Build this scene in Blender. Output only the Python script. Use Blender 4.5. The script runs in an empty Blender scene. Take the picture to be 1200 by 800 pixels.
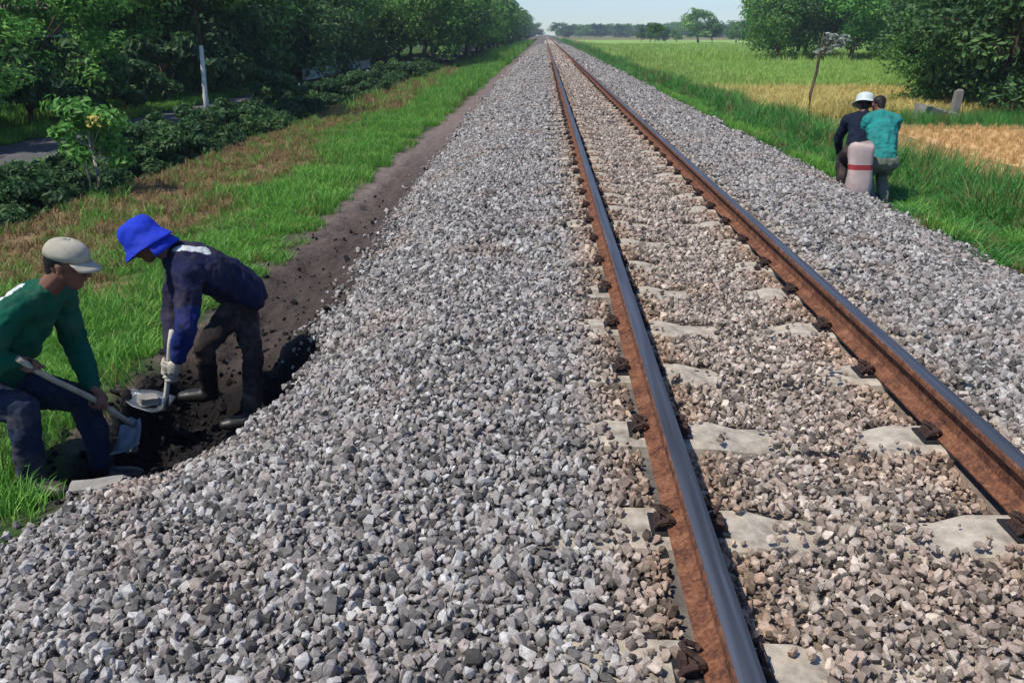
import bpy, bmesh, math, random
import numpy as np
from mathutils import Vector, Matrix
rng = np.random.default_rng(7); random.seed(7)
SC = bpy.context.scene; COL = SC.collection
R = math.radians

# ------------------------------------------------------------------ camera, sky, sun, exposure
cam_d = bpy.data.cameras.new('camera'); cam = bpy.data.objects.new('camera', cam_d); COL.objects.link(cam)
CAMZ = 1.494
cam.location = (0, 0, CAMZ); cam_d.sensor_width = 36; cam_d.lens = 29.55
cam.rotation_euler = (R(90 - 20.13), 0, R(2.074)); cam_d.clip_start = .05; cam_d.clip_end = 6000
SC.camera = cam
SUN_EL, SUN_AZ = 57, -124                      # azimuth from +Y towards +X, degrees
w = bpy.data.worlds.new('World'); SC.world = w; w.use_nodes = True
nt = w.node_tree; bg = nt.nodes['Background']
sky = nt.nodes.new('ShaderNodeTexSky'); sky.sky_type = 'NISHITA'; sky.sun_disc = False
sky.sun_elevation = R(SUN_EL); sky.sun_rotation = R(SUN_AZ); sky.air_density = 1.0; sky.dust_density = .15; sky.ozone_density = 4.5
tint = nt.nodes.new('ShaderNodeVectorMath'); tint.operation = 'MULTIPLY'; tint.inputs[1].default_value = (.85, .96, 1.13)
nt.links.new(sky.outputs[0], tint.inputs[0]); nt.links.new(tint.outputs[0], bg.inputs[0]); bg.inputs[1].default_value = .11
sd = bpy.data.lights.new('sun', 'SUN'); sd.energy = 3.9; sd.angle = R(.6); sd.color = (1, .93, .82)
so = bpy.data.objects.new('sun', sd); COL.objects.link(so)
d = Vector((math.sin(R(SUN_AZ)) * math.cos(R(SUN_EL)), math.cos(R(SUN_AZ)) * math.cos(R(SUN_EL)), math.sin(R(SUN_EL))))
so.rotation_euler = d.to_track_quat('Z', 'Y').to_euler()
SC.view_settings.view_transform = 'Standard'; SC.view_settings.look = 'None'
SC.view_settings.exposure = 0.3; SC.view_settings.gamma = 1
SC.cycles.max_bounces = 5; SC.cycles.transparent_max_bounces = 4; SC.cycles.volume_bounces = 0

# ------------------------------------------------------------------ helpers
def tag(o, label=None, cat=None, group=None, kind=None):
    for k, v in (('label', label), ('category', cat), ('group', group), ('kind', kind)):
        if v: o[k] = v
    return o

def empty(name, loc=(0, 0, 0), rz=0):
    o = bpy.data.objects.new(name, None); COL.objects.link(o); o.location = loc; o.rotation_euler = (0, 0, rz)
    o.empty_display_size = .2
    return o

def link(name, me, parent=None, mat=None, local=True):
    o = bpy.data.objects.new(name, me); COL.objects.link(o)
    if mat is not None and not me.materials: me.materials.append(mat)
    if parent is not None: o.parent = parent
    return o

def np_mesh(name, v, f, smooth=False, mats=None, midx=None):
    v = np.asarray(v, np.float32); f = np.asarray(f, np.int32); n = f.shape[1]
    me = bpy.data.meshes.new(name); me.vertices.add(len(v)); me.vertices.foreach_set('co', v.ravel())
    me.loops.add(f.size); me.loops.foreach_set('vertex_index', f.ravel())
    me.polygons.add(len(f)); me.polygons.foreach_set('loop_start', np.arange(0, f.size, n, dtype=np.int32))
    if midx is not None: me.polygons.foreach_set('material_index', np.asarray(midx, np.int32))
    me.polygons.foreach_set('use_smooth', np.full(len(f), smooth))
    me.update(calc_edges=True); me.validate()
    for m in (mats or []): me.materials.append(m)
    return me

def add_attr(me, name, arr, dom='POINT'):
    a = me.attributes.new(name, 'FLOAT', dom); a.data.foreach_set('value', np.asarray(arr, np.float32))

class MB:
    """collects boxes, tubes, lofts; build() links them as one mesh object"""
    def __init__(s): s.v = []; s.f = []; s.m = []
    def add(s, vs, fs, m=0):
        b = len(s.v); s.v += [tuple(x) for x in vs]; s.f += [tuple(i + b for i in q) for q in fs]; s.m += [m] * len(fs)
    def box(s, c, sz, m=0, rot=None, taper=1.0):
        x, y, z = (a / 2 for a in sz); pts = []
        for k in (-1, 1):
            t = taper if k > 0 else 1
            for a, b in ((-1, -1), (1, -1), (1, 1), (-1, 1)): pts.append(Vector((a * x * t, b * y * t, k * z)))
        if rot is not None: pts = [rot @ p for p in pts]
        s.add([p + Vector(c) for p in pts], [(0, 3, 2, 1), (4, 5, 6, 7), (0, 1, 5, 4), (1, 2, 6, 5), (2, 3, 7, 6), (3, 0, 4, 7)], m)
    def tube(s, pts, rad, n=8, m=0, flat=1.0):
        pts = [Vector(p) for p in pts]; rad = rad if hasattr(rad, '__len__') else [rad] * len(pts)
        up = Vector((0, 0, 1)); rings = []
        for i, p in enumerate(pts):
            t = (pts[min(i + 1, len(pts) - 1)] - pts[max(i - 1, 0)]).normalized()
            a = t.cross(up)
            if a.length < .05: a = t.cross(Vector((1, 0, 0)))
            a.normalize(); b = a.cross(t)
            rings += [p + (a * math.cos(2 * math.pi * k / n) + b * flat * math.sin(2 * math.pi * k / n)) * rad[i] for k in range(n)]
        fs = [(i * n + k, i * n + (k + 1) % n, (i + 1) * n + (k + 1) % n, (i + 1) * n + k) for i in range(len(pts) - 1) for k in range(n)]
        fs += [tuple(range(n))[::-1], tuple((len(pts) - 1) * n + k for k in range(n))]
        s.add(rings, fs, m)
    def mesh(s, name, mats=(), smooth=False):
        me = bpy.data.meshes.new(name); me.from_pydata(s.v, [], s.f); me.update()
        for m in mats: me.materials.append(m)
        for p, i in zip(me.polygons, s.m): p.material_index = i; p.use_smooth = smooth
        return me
    def build(s, name, mats, parent=None, smooth=False):
        if not isinstance(mats, (list, tuple)): mats = [mats]
        return link(name, s.mesh(name, mats, smooth), parent)

def vnoise(x, y, sc, seed=0):
    """smooth value noise 0..1 on arrays"""
    x = np.asarray(x, float) / sc + seed * 17.3; y = np.asarray(y, float) / sc + seed * 31.7
    xi = np.floor(x).astype(np.int64); yi = np.floor(y).astype(np.int64); fx = x - xi; fy = y - yi
    fx = fx * fx * (3 - 2 * fx); fy = fy * fy * (3 - 2 * fy)
    def h(a, b):
        n = (a * 374761393 + b * 668265263 + seed * 144269) & 0x7fffffff
        n = ((n ^ (n >> 13)) * 1274126177) & 0x7fffffff
        return ((n ^ (n >> 16)) & 0xffff) / 65535.
    return (h(xi, yi) * (1 - fx) + h(xi + 1, yi) * fx) * (1 - fy) + (h(xi, yi + 1) * (1 - fx) + h(xi + 1, yi + 1) * fx) * fy

def sstep(a, b, x):
    t = np.clip((np.asarray(x, float) - a) / (b - a), 0, 1); return t * t * (3 - 2 * t)

# ------------------------------------------------------------------ materials
def mat(name, rgb, rough=.8, spec=.3, metal=0, noise=None, bump=None, dust=0):
    """noise=(scale, amount) multiplies colour by 1 +- amount; bump=(scale, strength, dist)"""
    m = bpy.data.materials.new(name); m.use_nodes = True; t = m.node_tree; N = t.nodes; L = t.links
    b = N['Principled BSDF']; b.inputs['Base Color'].default_value = (*rgb, 1); b.inputs['Roughness'].default_value = rough
    b.inputs['Specular IOR Level'].default_value = spec; b.inputs['Metallic'].default_value = metal
    tc = N.new('ShaderNodeTexCoord')
    if noise:
        n = N.new('ShaderNodeTexNoise'); n.inputs['Scale'].default_value = noise[0]; n.inputs['Detail'].default_value = 5
        n.inputs['Roughness'].default_value = .65
        L.new(tc.outputs['Object'], n.inputs['Vector'])
        r = N.new('ShaderNodeMapRange'); r.inputs[1].default_value = .3; r.inputs[2].default_value = .7
        r.inputs[3].default_value = 1 - noise[1]; r.inputs[4].default_value = 1 + noise[1]
        L.new(n.outputs[0], r.inputs[0])
        v = N.new('ShaderNodeVectorMath'); v.operation = 'SCALE'; v.inputs[0].default_value = rgb
        L.new(r.outputs[0], v.inputs['Scale']); L.new(v.outputs[0], b.inputs['Base Color'])
        if dust:
            n5 = N.new('ShaderNodeTexNoise'); n5.inputs['Scale'].default_value = 5.5; n5.inputs['Detail'].default_value = 7; n5.inputs['Roughness'].default_value = .7
            L.new(tc.outputs['Object'], n5.inputs['Vector'])
            r5 = N.new('ShaderNodeMapRange'); r5.inputs[1].default_value = .48; r5.inputs[2].default_value = .72; r5.inputs[3].default_value = 0; r5.inputs[4].default_value = dust
            L.new(n5.outputs[0], r5.inputs[0]); m5 = N.new('ShaderNodeMix'); m5.data_type = 'RGBA'; L.new(r5.outputs[0], m5.inputs[0]); L.new(v.outputs[0], m5.inputs[6])
            m5.inputs[7].default_value = (.17, .13, .095, 1); L.new(m5.outputs[2], b.inputs['Base Color'])
    if bump:
        n = N.new('ShaderNodeTexNoise'); n.inputs['Scale'].default_value = bump[0]; n.inputs['Detail'].default_value = 6
        L.new(tc.outputs['Object'], n.inputs['Vector'])
        bp = N.new('ShaderNodeBump'); bp.inputs['Strength'].default_value = bump[1]; bp.inputs['Distance'].default_value = bump[2]
        L.new(n.outputs[0], bp.inputs['Height']); L.new(bp.outputs[0], b.inputs['Normal'])
    return m

def ramp(N, stops, interp='LINEAR'):
    r = N.new('ShaderNodeValToRGB'); r.color_ramp.interpolation = interp; e = r.color_ramp.elements
    while len(e) < len(stops): e.new(.5)
    for i, (p, c) in enumerate(stops): e[i].position = p; e[i].color = (*c, 1)
    return r

def leaf_mat(name, c_dark, c_mid, c_light, trans=.35, rough=.55, instanced=False):
    """leaves: hue from a per-leaf attribute 'tint' (or per-instance random), partly translucent"""
    m = bpy.data.materials.new(name); m.use_nodes = True; t = m.node_tree; N = t.nodes; L = t.links
    b = N['Principled BSDF']; out = N['Material Output']
    if instanced:
        s = N.new('ShaderNodeObjectInfo').outputs['Random']
        a2 = N.new('ShaderNodeAttribute'); a2.attribute_name = 'tint'
        mx = N.new('ShaderNodeMath'); mx.operation = 'MULTIPLY_ADD'; L.new(s, mx.inputs[0]); mx.inputs[1].default_value = .6
        sc2 = N.new('ShaderNodeMath'); sc2.operation = 'MULTIPLY'; L.new(a2.outputs['Fac'], sc2.inputs[0]); sc2.inputs[1].default_value = .4
        L.new(sc2.outputs[0], mx.inputs[2]); s = mx.outputs[0]
    else:
        a = N.new('ShaderNodeAttribute'); a.attribute_name = 'tint'; s = a.outputs['Fac']
        oi = N.new('ShaderNodeObjectInfo')
        ad = N.new('ShaderNodeMath'); ad.operation = 'MULTIPLY_ADD'; L.new(oi.outputs['Random'], ad.inputs[0]); ad.inputs[1].default_value = .25
        L.new(s, ad.inputs[2]); s = ad.outputs[0]
    r = ramp(N, [(0, c_dark), (.55, c_mid), (1, c_light)]); L.new(s, r.inputs[0]); L.new(r.outputs[0], b.inputs['Base Color'])
    b.inputs['Roughness'].default_value = rough; b.inputs['Specular IOR Level'].default_value = .35
    tr = N.new('ShaderNodeBsdfTranslucent'); L.new(r.outputs[0], tr.inputs[0])
    mx = N.new('ShaderNodeMixShader'); mx.inputs[0].default_value = trans
    L.new(b.outputs[0], mx.inputs[1]); L.new(tr.outputs[0], mx.inputs[2]); L.new(mx.outputs[0], out.inputs[0])
    return m

def ground_mat():
    m = bpy.data.materials.new('ground_soil'); m.use_nodes = True; t = m.node_tree; N = t.nodes; L = t.links
    b = N['Principled BSDF']; b.inputs['Roughness'].default_value = .95; b.inputs['Specular IOR Level'].default_value = .15
    a = N.new('ShaderNodeAttribute'); a.attribute_name = 'albedo'
    g = N.new('ShaderNodeNewGeometry')
    n = N.new('ShaderNodeTexNoise'); n.inputs['Scale'].default_value = 9; n.inputs['Detail'].default_value = 8; n.inputs['Roughness'].default_value = .7
    L.new(g.outputs['Position'], n.inputs['Vector'])
    r = N.new('ShaderNodeMapRange'); r.inputs[1].default_value = .25; r.inputs[2].default_value = .75; r.inputs[3].default_value = .55; r.inputs[4].default_value = 1.5
    L.new(n.outputs[0], r.inputs[0])
    v = N.new('ShaderNodeVectorMath'); v.operation = 'SCALE'; L.new(a.outputs['Color'], v.inputs[0]); L.new(r.outputs[0], v.inputs['Scale'])
    L.new(v.outputs[0], b.inputs['Base Color'])
    n2 = N.new('ShaderNodeTexNoise'); n2.inputs['Scale'].default_value = 26; n2.inputs['Detail'].default_value = 8
    L.new(g.outputs['Position'], n2.inputs['Vector'])
    bp = N.new('ShaderNodeBump'); bp.inputs['Strength'].default_value = .8; bp.inputs['Distance'].default_value = .03
    L.new(n2.outputs[0], bp.inputs['Height']); L.new(bp.outputs[0], b.inputs['Normal'])
    return m

def stone_mat():
    m = bpy.data.materials.new('crushed_stone'); m.use_nodes = True; t = m.node_tree; N = t.nodes; L = t.links
    b = N['Principled BSDF']; b.inputs['Roughness'].default_value = .88; b.inputs['Specular IOR Level'].default_value = .25
    oi = N.new('ShaderNodeObjectInfo'); g = N.new('ShaderNodeNewGeometry')
    r = ramp(N, [(0, (.060, .056, .052)), (.14, (.125, .118, .110)), (.34, (.208, .190, .174)), (.5, (.268, .244, .224)), (.62, (.318, .272, .246)),
                 (.76, (.325, .312, .296)), (.9, (.385, .370, .348)), (1, (.50, .48, .45))])
    L.new(oi.outputs['Random'], r.inputs[0])
    # rust and clay staining: strong between the rails, patchy elsewhere
    sx = N.new('ShaderNodeSeparateXYZ'); L.new(g.outputs['Position'], sx.inputs[0])
    ab = N.new('ShaderNodeMath'); ab.operation = 'SUBTRACT'; L.new(sx.outputs[0], ab.inputs[0]); ab.inputs[1].default_value = 1.044
    ab2 = N.new('ShaderNodeMath'); ab2.operation = 'ABSOLUTE'; L.new(ab.outputs[0], ab2.inputs[0])
    mr = N.new('ShaderNodeMapRange'); mr.inputs[1].default_value = .95; mr.inputs[2].default_value = .45; mr.inputs[3].default_value = 0; mr.inputs[4].default_value = .55
    L.new(ab2.outputs[0], mr.inputs[0])
    n = N.new('ShaderNodeTexNoise'); n.inputs['Scale'].default_value = 1.1; n.inputs['Detail'].default_value = 3; L.new(g.outputs['Position'], n.inputs['Vector'])
    mr2 = N.new('ShaderNodeMapRange'); mr2.inputs[1].default_value = .56; mr2.inputs[2].default_value = .72; mr2.inputs[3].default_value = 0; mr2.inputs[4].default_value = .5
    L.new(n.outputs[0], mr2.inputs[0])
    # rust dust thrown off each rail
    rd = N.new('ShaderNodeMath'); rd.operation = 'SUBTRACT'; L.new(ab2.outputs[0], rd.inputs[0]); rd.inputs[1].default_value = .569
    rd2 = N.new('ShaderNodeMath'); rd2.operation = 'ABSOLUTE'; L.new(rd.outputs[0], rd2.inputs[0])
    mr4 = N.new('ShaderNodeMapRange'); mr4.inputs[1].default_value = .30; mr4.inputs[2].default_value = .06; mr4.inputs[3].default_value = 0; mr4.inputs[4].default_value = .75
    L.new(rd2.outputs[0], mr4.inputs[0])
    ad = N.new('ShaderNodeMath'); ad.operation = 'MAXIMUM'; ad.use_clamp = True; L.new(mr4.outputs[0], ad.inputs[0]); L.new(mr2.outputs[0], ad.inputs[1])
    m0 = N.new('ShaderNodeMix'); m0.data_type = 'RGBA'; m0.blend_type = 'MULTIPLY'; L.new(ad.outputs[0], m0.inputs[0]); L.new(r.outputs[0], m0.inputs[6])
    m0.inputs[7].default_value = (.88, .64, .46, 1)
    mx = N.new('ShaderNodeMix'); mx.data_type = 'RGBA'; mx.blend_type = 'MULTIPLY'; L.new(mr.outputs[0], mx.inputs[0]); L.new(m0.outputs[2], mx.inputs[6])
    mx.inputs[7].default_value = (1.36, 1.14, .94, 1)
    n3 = N.new('ShaderNodeTexNoise'); n3.inputs['Scale'].default_value = 60; n3.inputs['Detail'].default_value = 5; L.new(g.outputs['Position'], n3.inputs['Vector'])
    mr3 = N.new('ShaderNodeMapRange'); mr3.inputs[1].default_value = .3; mr3.inputs[2].default_value = .7; mr3.inputs[3].default_value = .80; mr3.inputs[4].default_value = 1.3
    L.new(n3.outputs[0], mr3.inputs[0])
    v = N.new('ShaderNodeVectorMath'); v.operation = 'SCALE'; L.new(mx.outputs[2], v.inputs[0]); L.new(mr3.outputs[0], v.inputs['Scale'])
    L.new(v.outputs[0], b.inputs['Base Color'])
    bp = N.new('ShaderNodeBump'); bp.inputs['Strength'].default_value = .5; bp.inputs['Distance'].default_value = .006
    L.new(n3.outputs[0], bp.inputs['Height']); L.new(bp.outputs[0], b.inputs['Normal'])
    return m

def rust_mat():
    m = bpy.data.materials.new('rusty_steel'); m.use_nodes = True; t = m.node_tree; N = t.nodes; L = t.links
    b = N['Principled BSDF']; b.inputs['Roughness'].default_value = .85; b.inputs['Specular IOR Level'].default_value = .2
    g = N.new('ShaderNodeNewGeometry')
    n = N.new('ShaderNodeTexNoise'); n.inputs['Scale'].default_value = 14; n.inputs['Detail'].default_value = 9; n.inputs['Roughness'].default_value = .75
    L.new(g.outputs['Position'], n.inputs['Vector'])
    n6 = N.new('ShaderNodeTexNoise'); n6.inputs['Scale'].default_value = 85; n6.inputs['Detail'].default_value = 4; L.new(g.outputs['Position'], n6.inputs['Vector'])
    mm = N.new('ShaderNodeMath'); mm.operation = 'MULTIPLY_ADD'; L.new(n6.outputs[0], mm.inputs[0]); mm.inputs[1].default_value = .5
    ms = N.new('ShaderNodeMath'); ms.operation = 'SUBTRACT'; L.new(n.outputs[0], ms.inputs[0]); ms.inputs[1].default_value = .25; L.new(ms.outputs[0], mm.inputs[2])
    r = ramp(N, [(.26, (.030, .017, .015)), (.42, (.10, .044, .028)), (.56, (.19, .080, .042)), (.72, (.27, .15, .09))])
    L.new(mm.outputs[0], r.inputs[0]); L.new(r.outputs[0], b.inputs['Base Color'])
    bp = N.new('ShaderNodeBump'); bp.inputs['Strength'].default_value = .7; bp.inputs['Distance'].default_value = .004
    L.new(mm.outputs[0], bp.inputs['Height']); L.new(bp.outputs[0], b.inputs['Normal'])
    return m

def polished_mat():
    m = bpy.data.materials.new('polished_steel'); m.use_nodes = True; t = m.node_tree; N = t.nodes; L = t.links
    b = N['Principled BSDF']; b.inputs['Metallic'].default_value = .85
    g = N.new('ShaderNodeNewGeometry'); mp = N.new('ShaderNodeMapping'); mp.inputs['Scale'].default_value = (60, 1.2, 60)
    L.new(g.outputs['Position'], mp.inputs[0])
    n = N.new('ShaderNodeTexNoise'); n.inputs['Scale'].default_value = 1; n.inputs['Detail'].default_value = 6; L.new(mp.outputs[0], n.inputs['Vector'])
    r = ramp(N, [(.3, (.115, .105, .102)), (.7, (.19, .205, .235))]); L.new(n.outputs[0], r.inputs[0]); L.new(r.outputs[0], b.inputs['Base Color'])
    r2 = N.new('ShaderNodeMapRange'); r2.inputs[3].default_value = .42; r2.inputs[4].default_value = .68; L.new(n.outputs[0], r2.inputs[0]); L.new(r2.outputs[0], b.inputs['Roughness'])
    return m

M = dict(
    ground=ground_mat(), stone=stone_mat(), rust=rust_mat(), steel=polished_mat(),
    concrete=mat('sleeper_concrete', (.38, .335, .27), .9, .2, noise=(11, .5), bump=(40, .5, .004)),
    clip=mat('rusted_clip', (.055, .032, .026), .8, .3, noise=(30, .5)),
    pad=mat('black_rail_pad', (.02, .02, .022), .6),
    bark=mat('bark', (.085, .062, .045), .95, .1, noise=(9, .4), bump=(25, .8, .02)),
    bark_pale=mat('pale_bark', (.30, .27, .22), .9, .1, noise=(9, .3), bump=(25, .6, .01)),
    whitewash=mat('whitewashed_bark', (.66, .65, .60), .9, .1, noise=(12, .15)),
    skin=mat('skin', (.17, .075, .05), .6, .4, noise=(18, .15)),
    hair=mat('black_hair', (.012, .010, .010), .6, noise=(60, .4), bump=(90, .6, .004)),
    green_shirt=mat('green_shirt', (.004, .085, .05), .85, .15, noise=(9, .2), bump=(260, .25, .002), dust=0.25),
    white_print=mat('white_stripe', (.55, .58, .57), .85, .15, noise=(20, .1), dust=0.3),
    navy_trouser=mat('dark_blue_trousers', (.018, .027, .055), .9, .15, noise=(8, .3), bump=(260, .25, .002), dust=0.55),
    navy_shirt=mat('navy_shirt', (.012, .014, .045), .9, .15, noise=(8, .3), bump=(260, .25, .002), dust=0.3),
    blue_sleeve=mat('blue_sleeve', (.010, .022, .12), .9, .15, noise=(8, .2), bump=(260, .25, .002), dust=0.25),
    blue_hat=mat('blue_hat_cloth', (.012, .038, .46), .8, .2, noise=(12, .15), bump=(200, .25, .002), dust=0.12),
    black_trouser=mat('black_trousers', (.022, .018, .018), .9, .15, noise=(8, .3), bump=(200, .25, .002), dust=0.6),
    cream=mat('cream_cap_cloth', (.40, .37, .29), .85, .2, noise=(14, .2), bump=(200, .25, .002), dust=0.5),
    teal_shirt=mat('teal_shirt', (.02, .22, .20), .85, .15, noise=(7, .25), bump=(200, .25, .002), dust=0.2),
    hem=mat('pale_undershirt', (.38, .45, .42), .85, .15, noise=(9, .2)),
    dark_shirt=mat('dark_navy_jacket', (.008, .014, .028), .9, .2, noise=(8, .3), bump=(200, .25, .002)),
    olive=mat('grey_green_trousers', (.16, .17, .13), .9, .15, noise=(8, .25), bump=(200, .25, .002)),
    boot=mat('black_rubber_boot', (.014, .014, .013), .45, .4, noise=(10, .3), dust=0.8),
    glove=mat('pale_work_glove', (.52, .48, .40), .9, .15, noise=(25, .25), bump=(200, .3, .002), dust=0.6),
    white_hat=mat('white_hat', (.52, .57, .55), .6, .3, noise=(12, .08)),
    wood=mat('worn_wood_handle', (.42, .36, .27), .7, .3, noise=(14, .25), bump=(60, .3, .002)),
    white_handle=mat('pale_wood_handle', (.58, .54, .47), .7, .3, noise=(14, .2), bump=(60, .3, .002)),
    blade=mat('grey_tool_steel', (.16, .18, .20), .45, .5, metal=.6, noise=(12, .3)),
    slab=mat('pale_broken_slab', (.27, .255, .225), .9, .2, noise=(9, .25), bump=(40, .6, .006)),
    sack=mat('woven_sack', (.46, .36, .33), .75, .25, noise=(10, .15), bump=(120, .4, .004)),
    red=mat('red_print', (.30, .035, .045), .7, .25, noise=(10, .2)),
    asphalt=mat('old_asphalt', (.10, .098, .10), .9, .25, noise=(2.5, .25), bump=(50, .5, .01)),
    plaster=mat('grey_plaster', (.20, .19, .165), .9, .2, noise=(2, .2), bump=(20, .3, .01)),
    rooft=mat('weathered_roof', (.13, .11, .10), .9, .2, noise=(3, .3)),
    glass=mat('dark_glass', (.02, .025, .03), .12, .6),
    postw=mat('white_post_paint', (.62, .62, .58), .8, .2, noise=(14, .2)),
    whiteleaf=leaf_mat('pale_leaves', (.10, .14, .10), (.20, .24, .20), (.48, .50, .46), .2),
    yellowf=mat('yellow_petals', (.62, .52, .12), .7, .2, noise=(20, .2)),
    leafA=leaf_mat('leaves_mid', (.032, .095, .018), (.105, .245, .045), (.29, .46, .13)),
    leafB=leaf_mat('leaves_bright', (.04, .13, .022), (.12, .32, .05), (.30, .52, .13)),
    leafC=leaf_mat('leaves_dark', (.015, .044, .016), (.052, .13, .036), (.19, .33, .09)),
    grass=leaf_mat('verge_grass', (.06, .19, .022), (.14, .37, .045), (.32, .52, .11), .3, instanced=True),
    grass_tall=leaf_mat('tall_grass_blades', (.03, .13, .022), (.075, .27, .045), (.20, .42, .10), .3, instanced=True),
    dry=leaf_mat('dry_grass', (.12, .08, .035), (.26, .17, .07), (.26, .25, .08), .2, instanced=True),
    rice=leaf_mat('green_rice', (.18, .31, .05), (.33, .50, .11), (.50, .60, .18), .3, instanced=True),
    ripe=leaf_mat('ripe_rice', (.42, .34, .09), (.62, .52, .17), (.74, .64, .28), .3, instanced=True),
    stubble=leaf_mat('rice_stubble', (.38, .23, .08), (.58, .38, .15), (.68, .50, .25), .2, instanced=True),
)

# ------------------------------------------------------------------ terrain
RAILX = (.475, 1.613); MID = 1.044
def toeL(Y):
    Y = np.asarray(Y, float)
    base = np.interp(Y, [0, 2.3, 3.1, 3.6, 4.2, 5.5, 8, 13, 30], [-2.15, -2.10, -1.93, -1.58, -1.40, -1.42, -1.52, -1.62, -1.7])
    return base + (vnoise(Y, Y * 0, .35, 3) - .5) * .14
def toeR(Y):
    return 3.68 + (vnoise(np.asarray(Y, float), np.asarray(Y, float) * 0, .6, 5) - .5) * .22
def pit(X, Y):
    """0..1: the fresh hole the men dig, and a shallower trench running on from it"""
    cx = -2.06 + .22 * sstep(3.3, 4.2, Y); wob = (vnoise(X, Y, .25, 9) - .5) * .16
    hole = (1 - sstep(.26, .50, (np.abs(X - cx) - .16 * (X < cx) * sstep(3.7, 4.1, Y)) + wob)) * sstep(3.12, 3.45, Y + wob) * (1 - sstep(4.75, 5.35, Y + wob))
    tr = (1 - sstep(.15, .45, np.abs(X + 1.98) + wob)) * sstep(3.6, 4.2, Y) * (1 - sstep(12, 20, Y))
    return hole, tr
def gz(X, Y, fine=True):
    X = np.asarray(X, float); Y = np.asarray(Y, float)
    tl = toeL(Y); tr = toeR(Y)
    z = np.where(X < -.55, -.05 - .33 * np.clip((-.55 - X) / np.maximum(-.55 - tl, .1), 0, 1) ** 1.15, -.05)
    z = np.where(X > 2.75, -.05 - .26 * np.clip((X - 2.75) / (tr - 2.75), 0, 1) ** 1.1, z)
    zl = -.38 - .20 * sstep(0, .9, tl - X) - .16 * sstep(.9, 4.2, tl - X)
    z = np.where(X < tl, zl, z)
    z = z - .45 * sstep(-6.3, -7.1, X) * (1 - sstep(-7.6, -8.5, X))
    zr = -.31 - .20 * sstep(0, .8, X - tr) - .32 * sstep(.9, 2.6, X - tr)
    z = np.where(X > tr, zr, z)
    z = np.where(X > 6.3, -.83 - .07 * sstep(6.3, 6.9, X), z)
    if fine:
        off = ((X < tl) | (X > tr)).astype(float)
        ho, sh = pit(X, Y)
        lump = (vnoise(X, Y, .9, 1) - .5) * .07 + (vnoise(X, Y, .22, 2) - .5) * .035
        z = z + lump * off * (1 - sstep(-8.3, -8.7, X)) * (1 - sstep(6.0, 6.3, X))
        z = z - .33 * ho - .09 * sh * (1 - ho) * off
        z = z + ((vnoise(X, Y, .08, 4) - .5) * .07 + (vnoise(X, Y, .19, 14) - .5) * .07) * np.clip(ho + sh, 0, 1)
        z = z + (vnoise(X, Y, .5, 6) - .5) * .03 * (1 - off)
        # spoil thrown up on the field side of the hole
        z = z + .10 * np.exp(-((X + 2.55) / .22) ** 2 - ((Y - 4.75) / .5) ** 2) * vnoise(X, Y, .12, 8) * 1.4
    return z

def lin(*segs):
    out = [np.array([segs[0][0]])]
    for a, b, s in segs: out.append(np.arange(a, b, s)[1 if a == segs[0][0] else 0:])
    return np.unique(np.round(np.concatenate(out + [np.array([segs[-1][1]])]), 4))
gx = lin((-900, -300, 100), (-300, -60, 30), (-60, -20, 5), (-20, -9, .5), (-9, -3.2, .12), (-3.2, -1.2, .035), (-1.2, 3.2, .16), (3.2, 8.2, .10), (8.2, 20, 1), (20, 100, 8), (100, 400, 50), (400, 900, 125))
gy = lin((-60, -5, 11), (-5, 1, .5), (1, 3, .12), (3, 6.2, .035), (6.2, 14, .09), (14, 40, .35), (40, 120, 2), (120, 400, 20), (400, 900, 100))
GX, GY = np.meshgrid(gx, gy); GZ = gz(GX, GY)
nx, ny = len(gx), len(gy); idx = np.arange(nx * ny).reshape(ny, nx)
F = np.stack([idx[:-1, :-1], idx[:-1, 1:], idx[1:, 1:], idx[1:, :-1]], -1).reshape(-1, 4)
gm = np_mesh('ground', np.stack([GX, GY, GZ], -1).reshape(-1, 3), F, True)
def mixc(c, c2, k): return c * (1 - k[..., None]) + np.array(c2) * k[..., None]
C = np.zeros(GX.shape + (3,)) + np.array((.035, .065, .018))                      # turf soil
nb = vnoise(GX, GY, 1.6, 11); nf = vnoise(GX, GY, .3, 12)
tl, tr = toeL(GY), toeR(GY)
C = mixc(C, (.20, .135, .070), sstep(-3.9, -4.7, GX + (nb - .5) * 1.6) * (1 - sstep(-6.5, -7, GX)))     # bare dry strip
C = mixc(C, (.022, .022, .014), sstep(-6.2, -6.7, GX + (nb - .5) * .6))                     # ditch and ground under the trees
C = mixc(C, (.045, .09, .02), sstep(-11.2, -11.8, GX + (nb - .5) * .5))
strip = sstep(-2.75, -2.5, GX + (nf - .5) * .4 - .12 * sstep(6, 3.5, GY)) * (GX < tl + .3) * sstep(2.9, 3.4, GY)
C = mixc(C, (.16, .125, .108), strip)
C = mixc(C, (.060, .046, .038), strip * (1 - sstep(6, 12, GY)))
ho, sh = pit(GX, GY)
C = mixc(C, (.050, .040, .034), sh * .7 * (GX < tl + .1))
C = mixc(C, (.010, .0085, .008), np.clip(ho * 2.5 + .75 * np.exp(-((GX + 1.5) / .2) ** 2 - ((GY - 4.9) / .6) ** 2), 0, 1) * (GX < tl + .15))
C = mixc(C, (.13, .118, .108), ((GX > tl + .02) & (GX < tr)).astype(float)); C = mixc(C, (.24, .19, .15), (np.abs(GX - MID) < .55).astype(float))
C = mixc(C, (.12, .105, .085), (1 - sstep(0, .5, GX - tr + (nf - .5) * .4)) * (GX >= tr))
C = mixc(C, (.18, .17, .06), sstep(6.2, 6.6, GX))
C *= (1 + (rng.random(GX.shape)[..., None] - .5) * .25)
ca = gm.attributes.new('albedo', 'FLOAT_COLOR', 'POINT')
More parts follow.
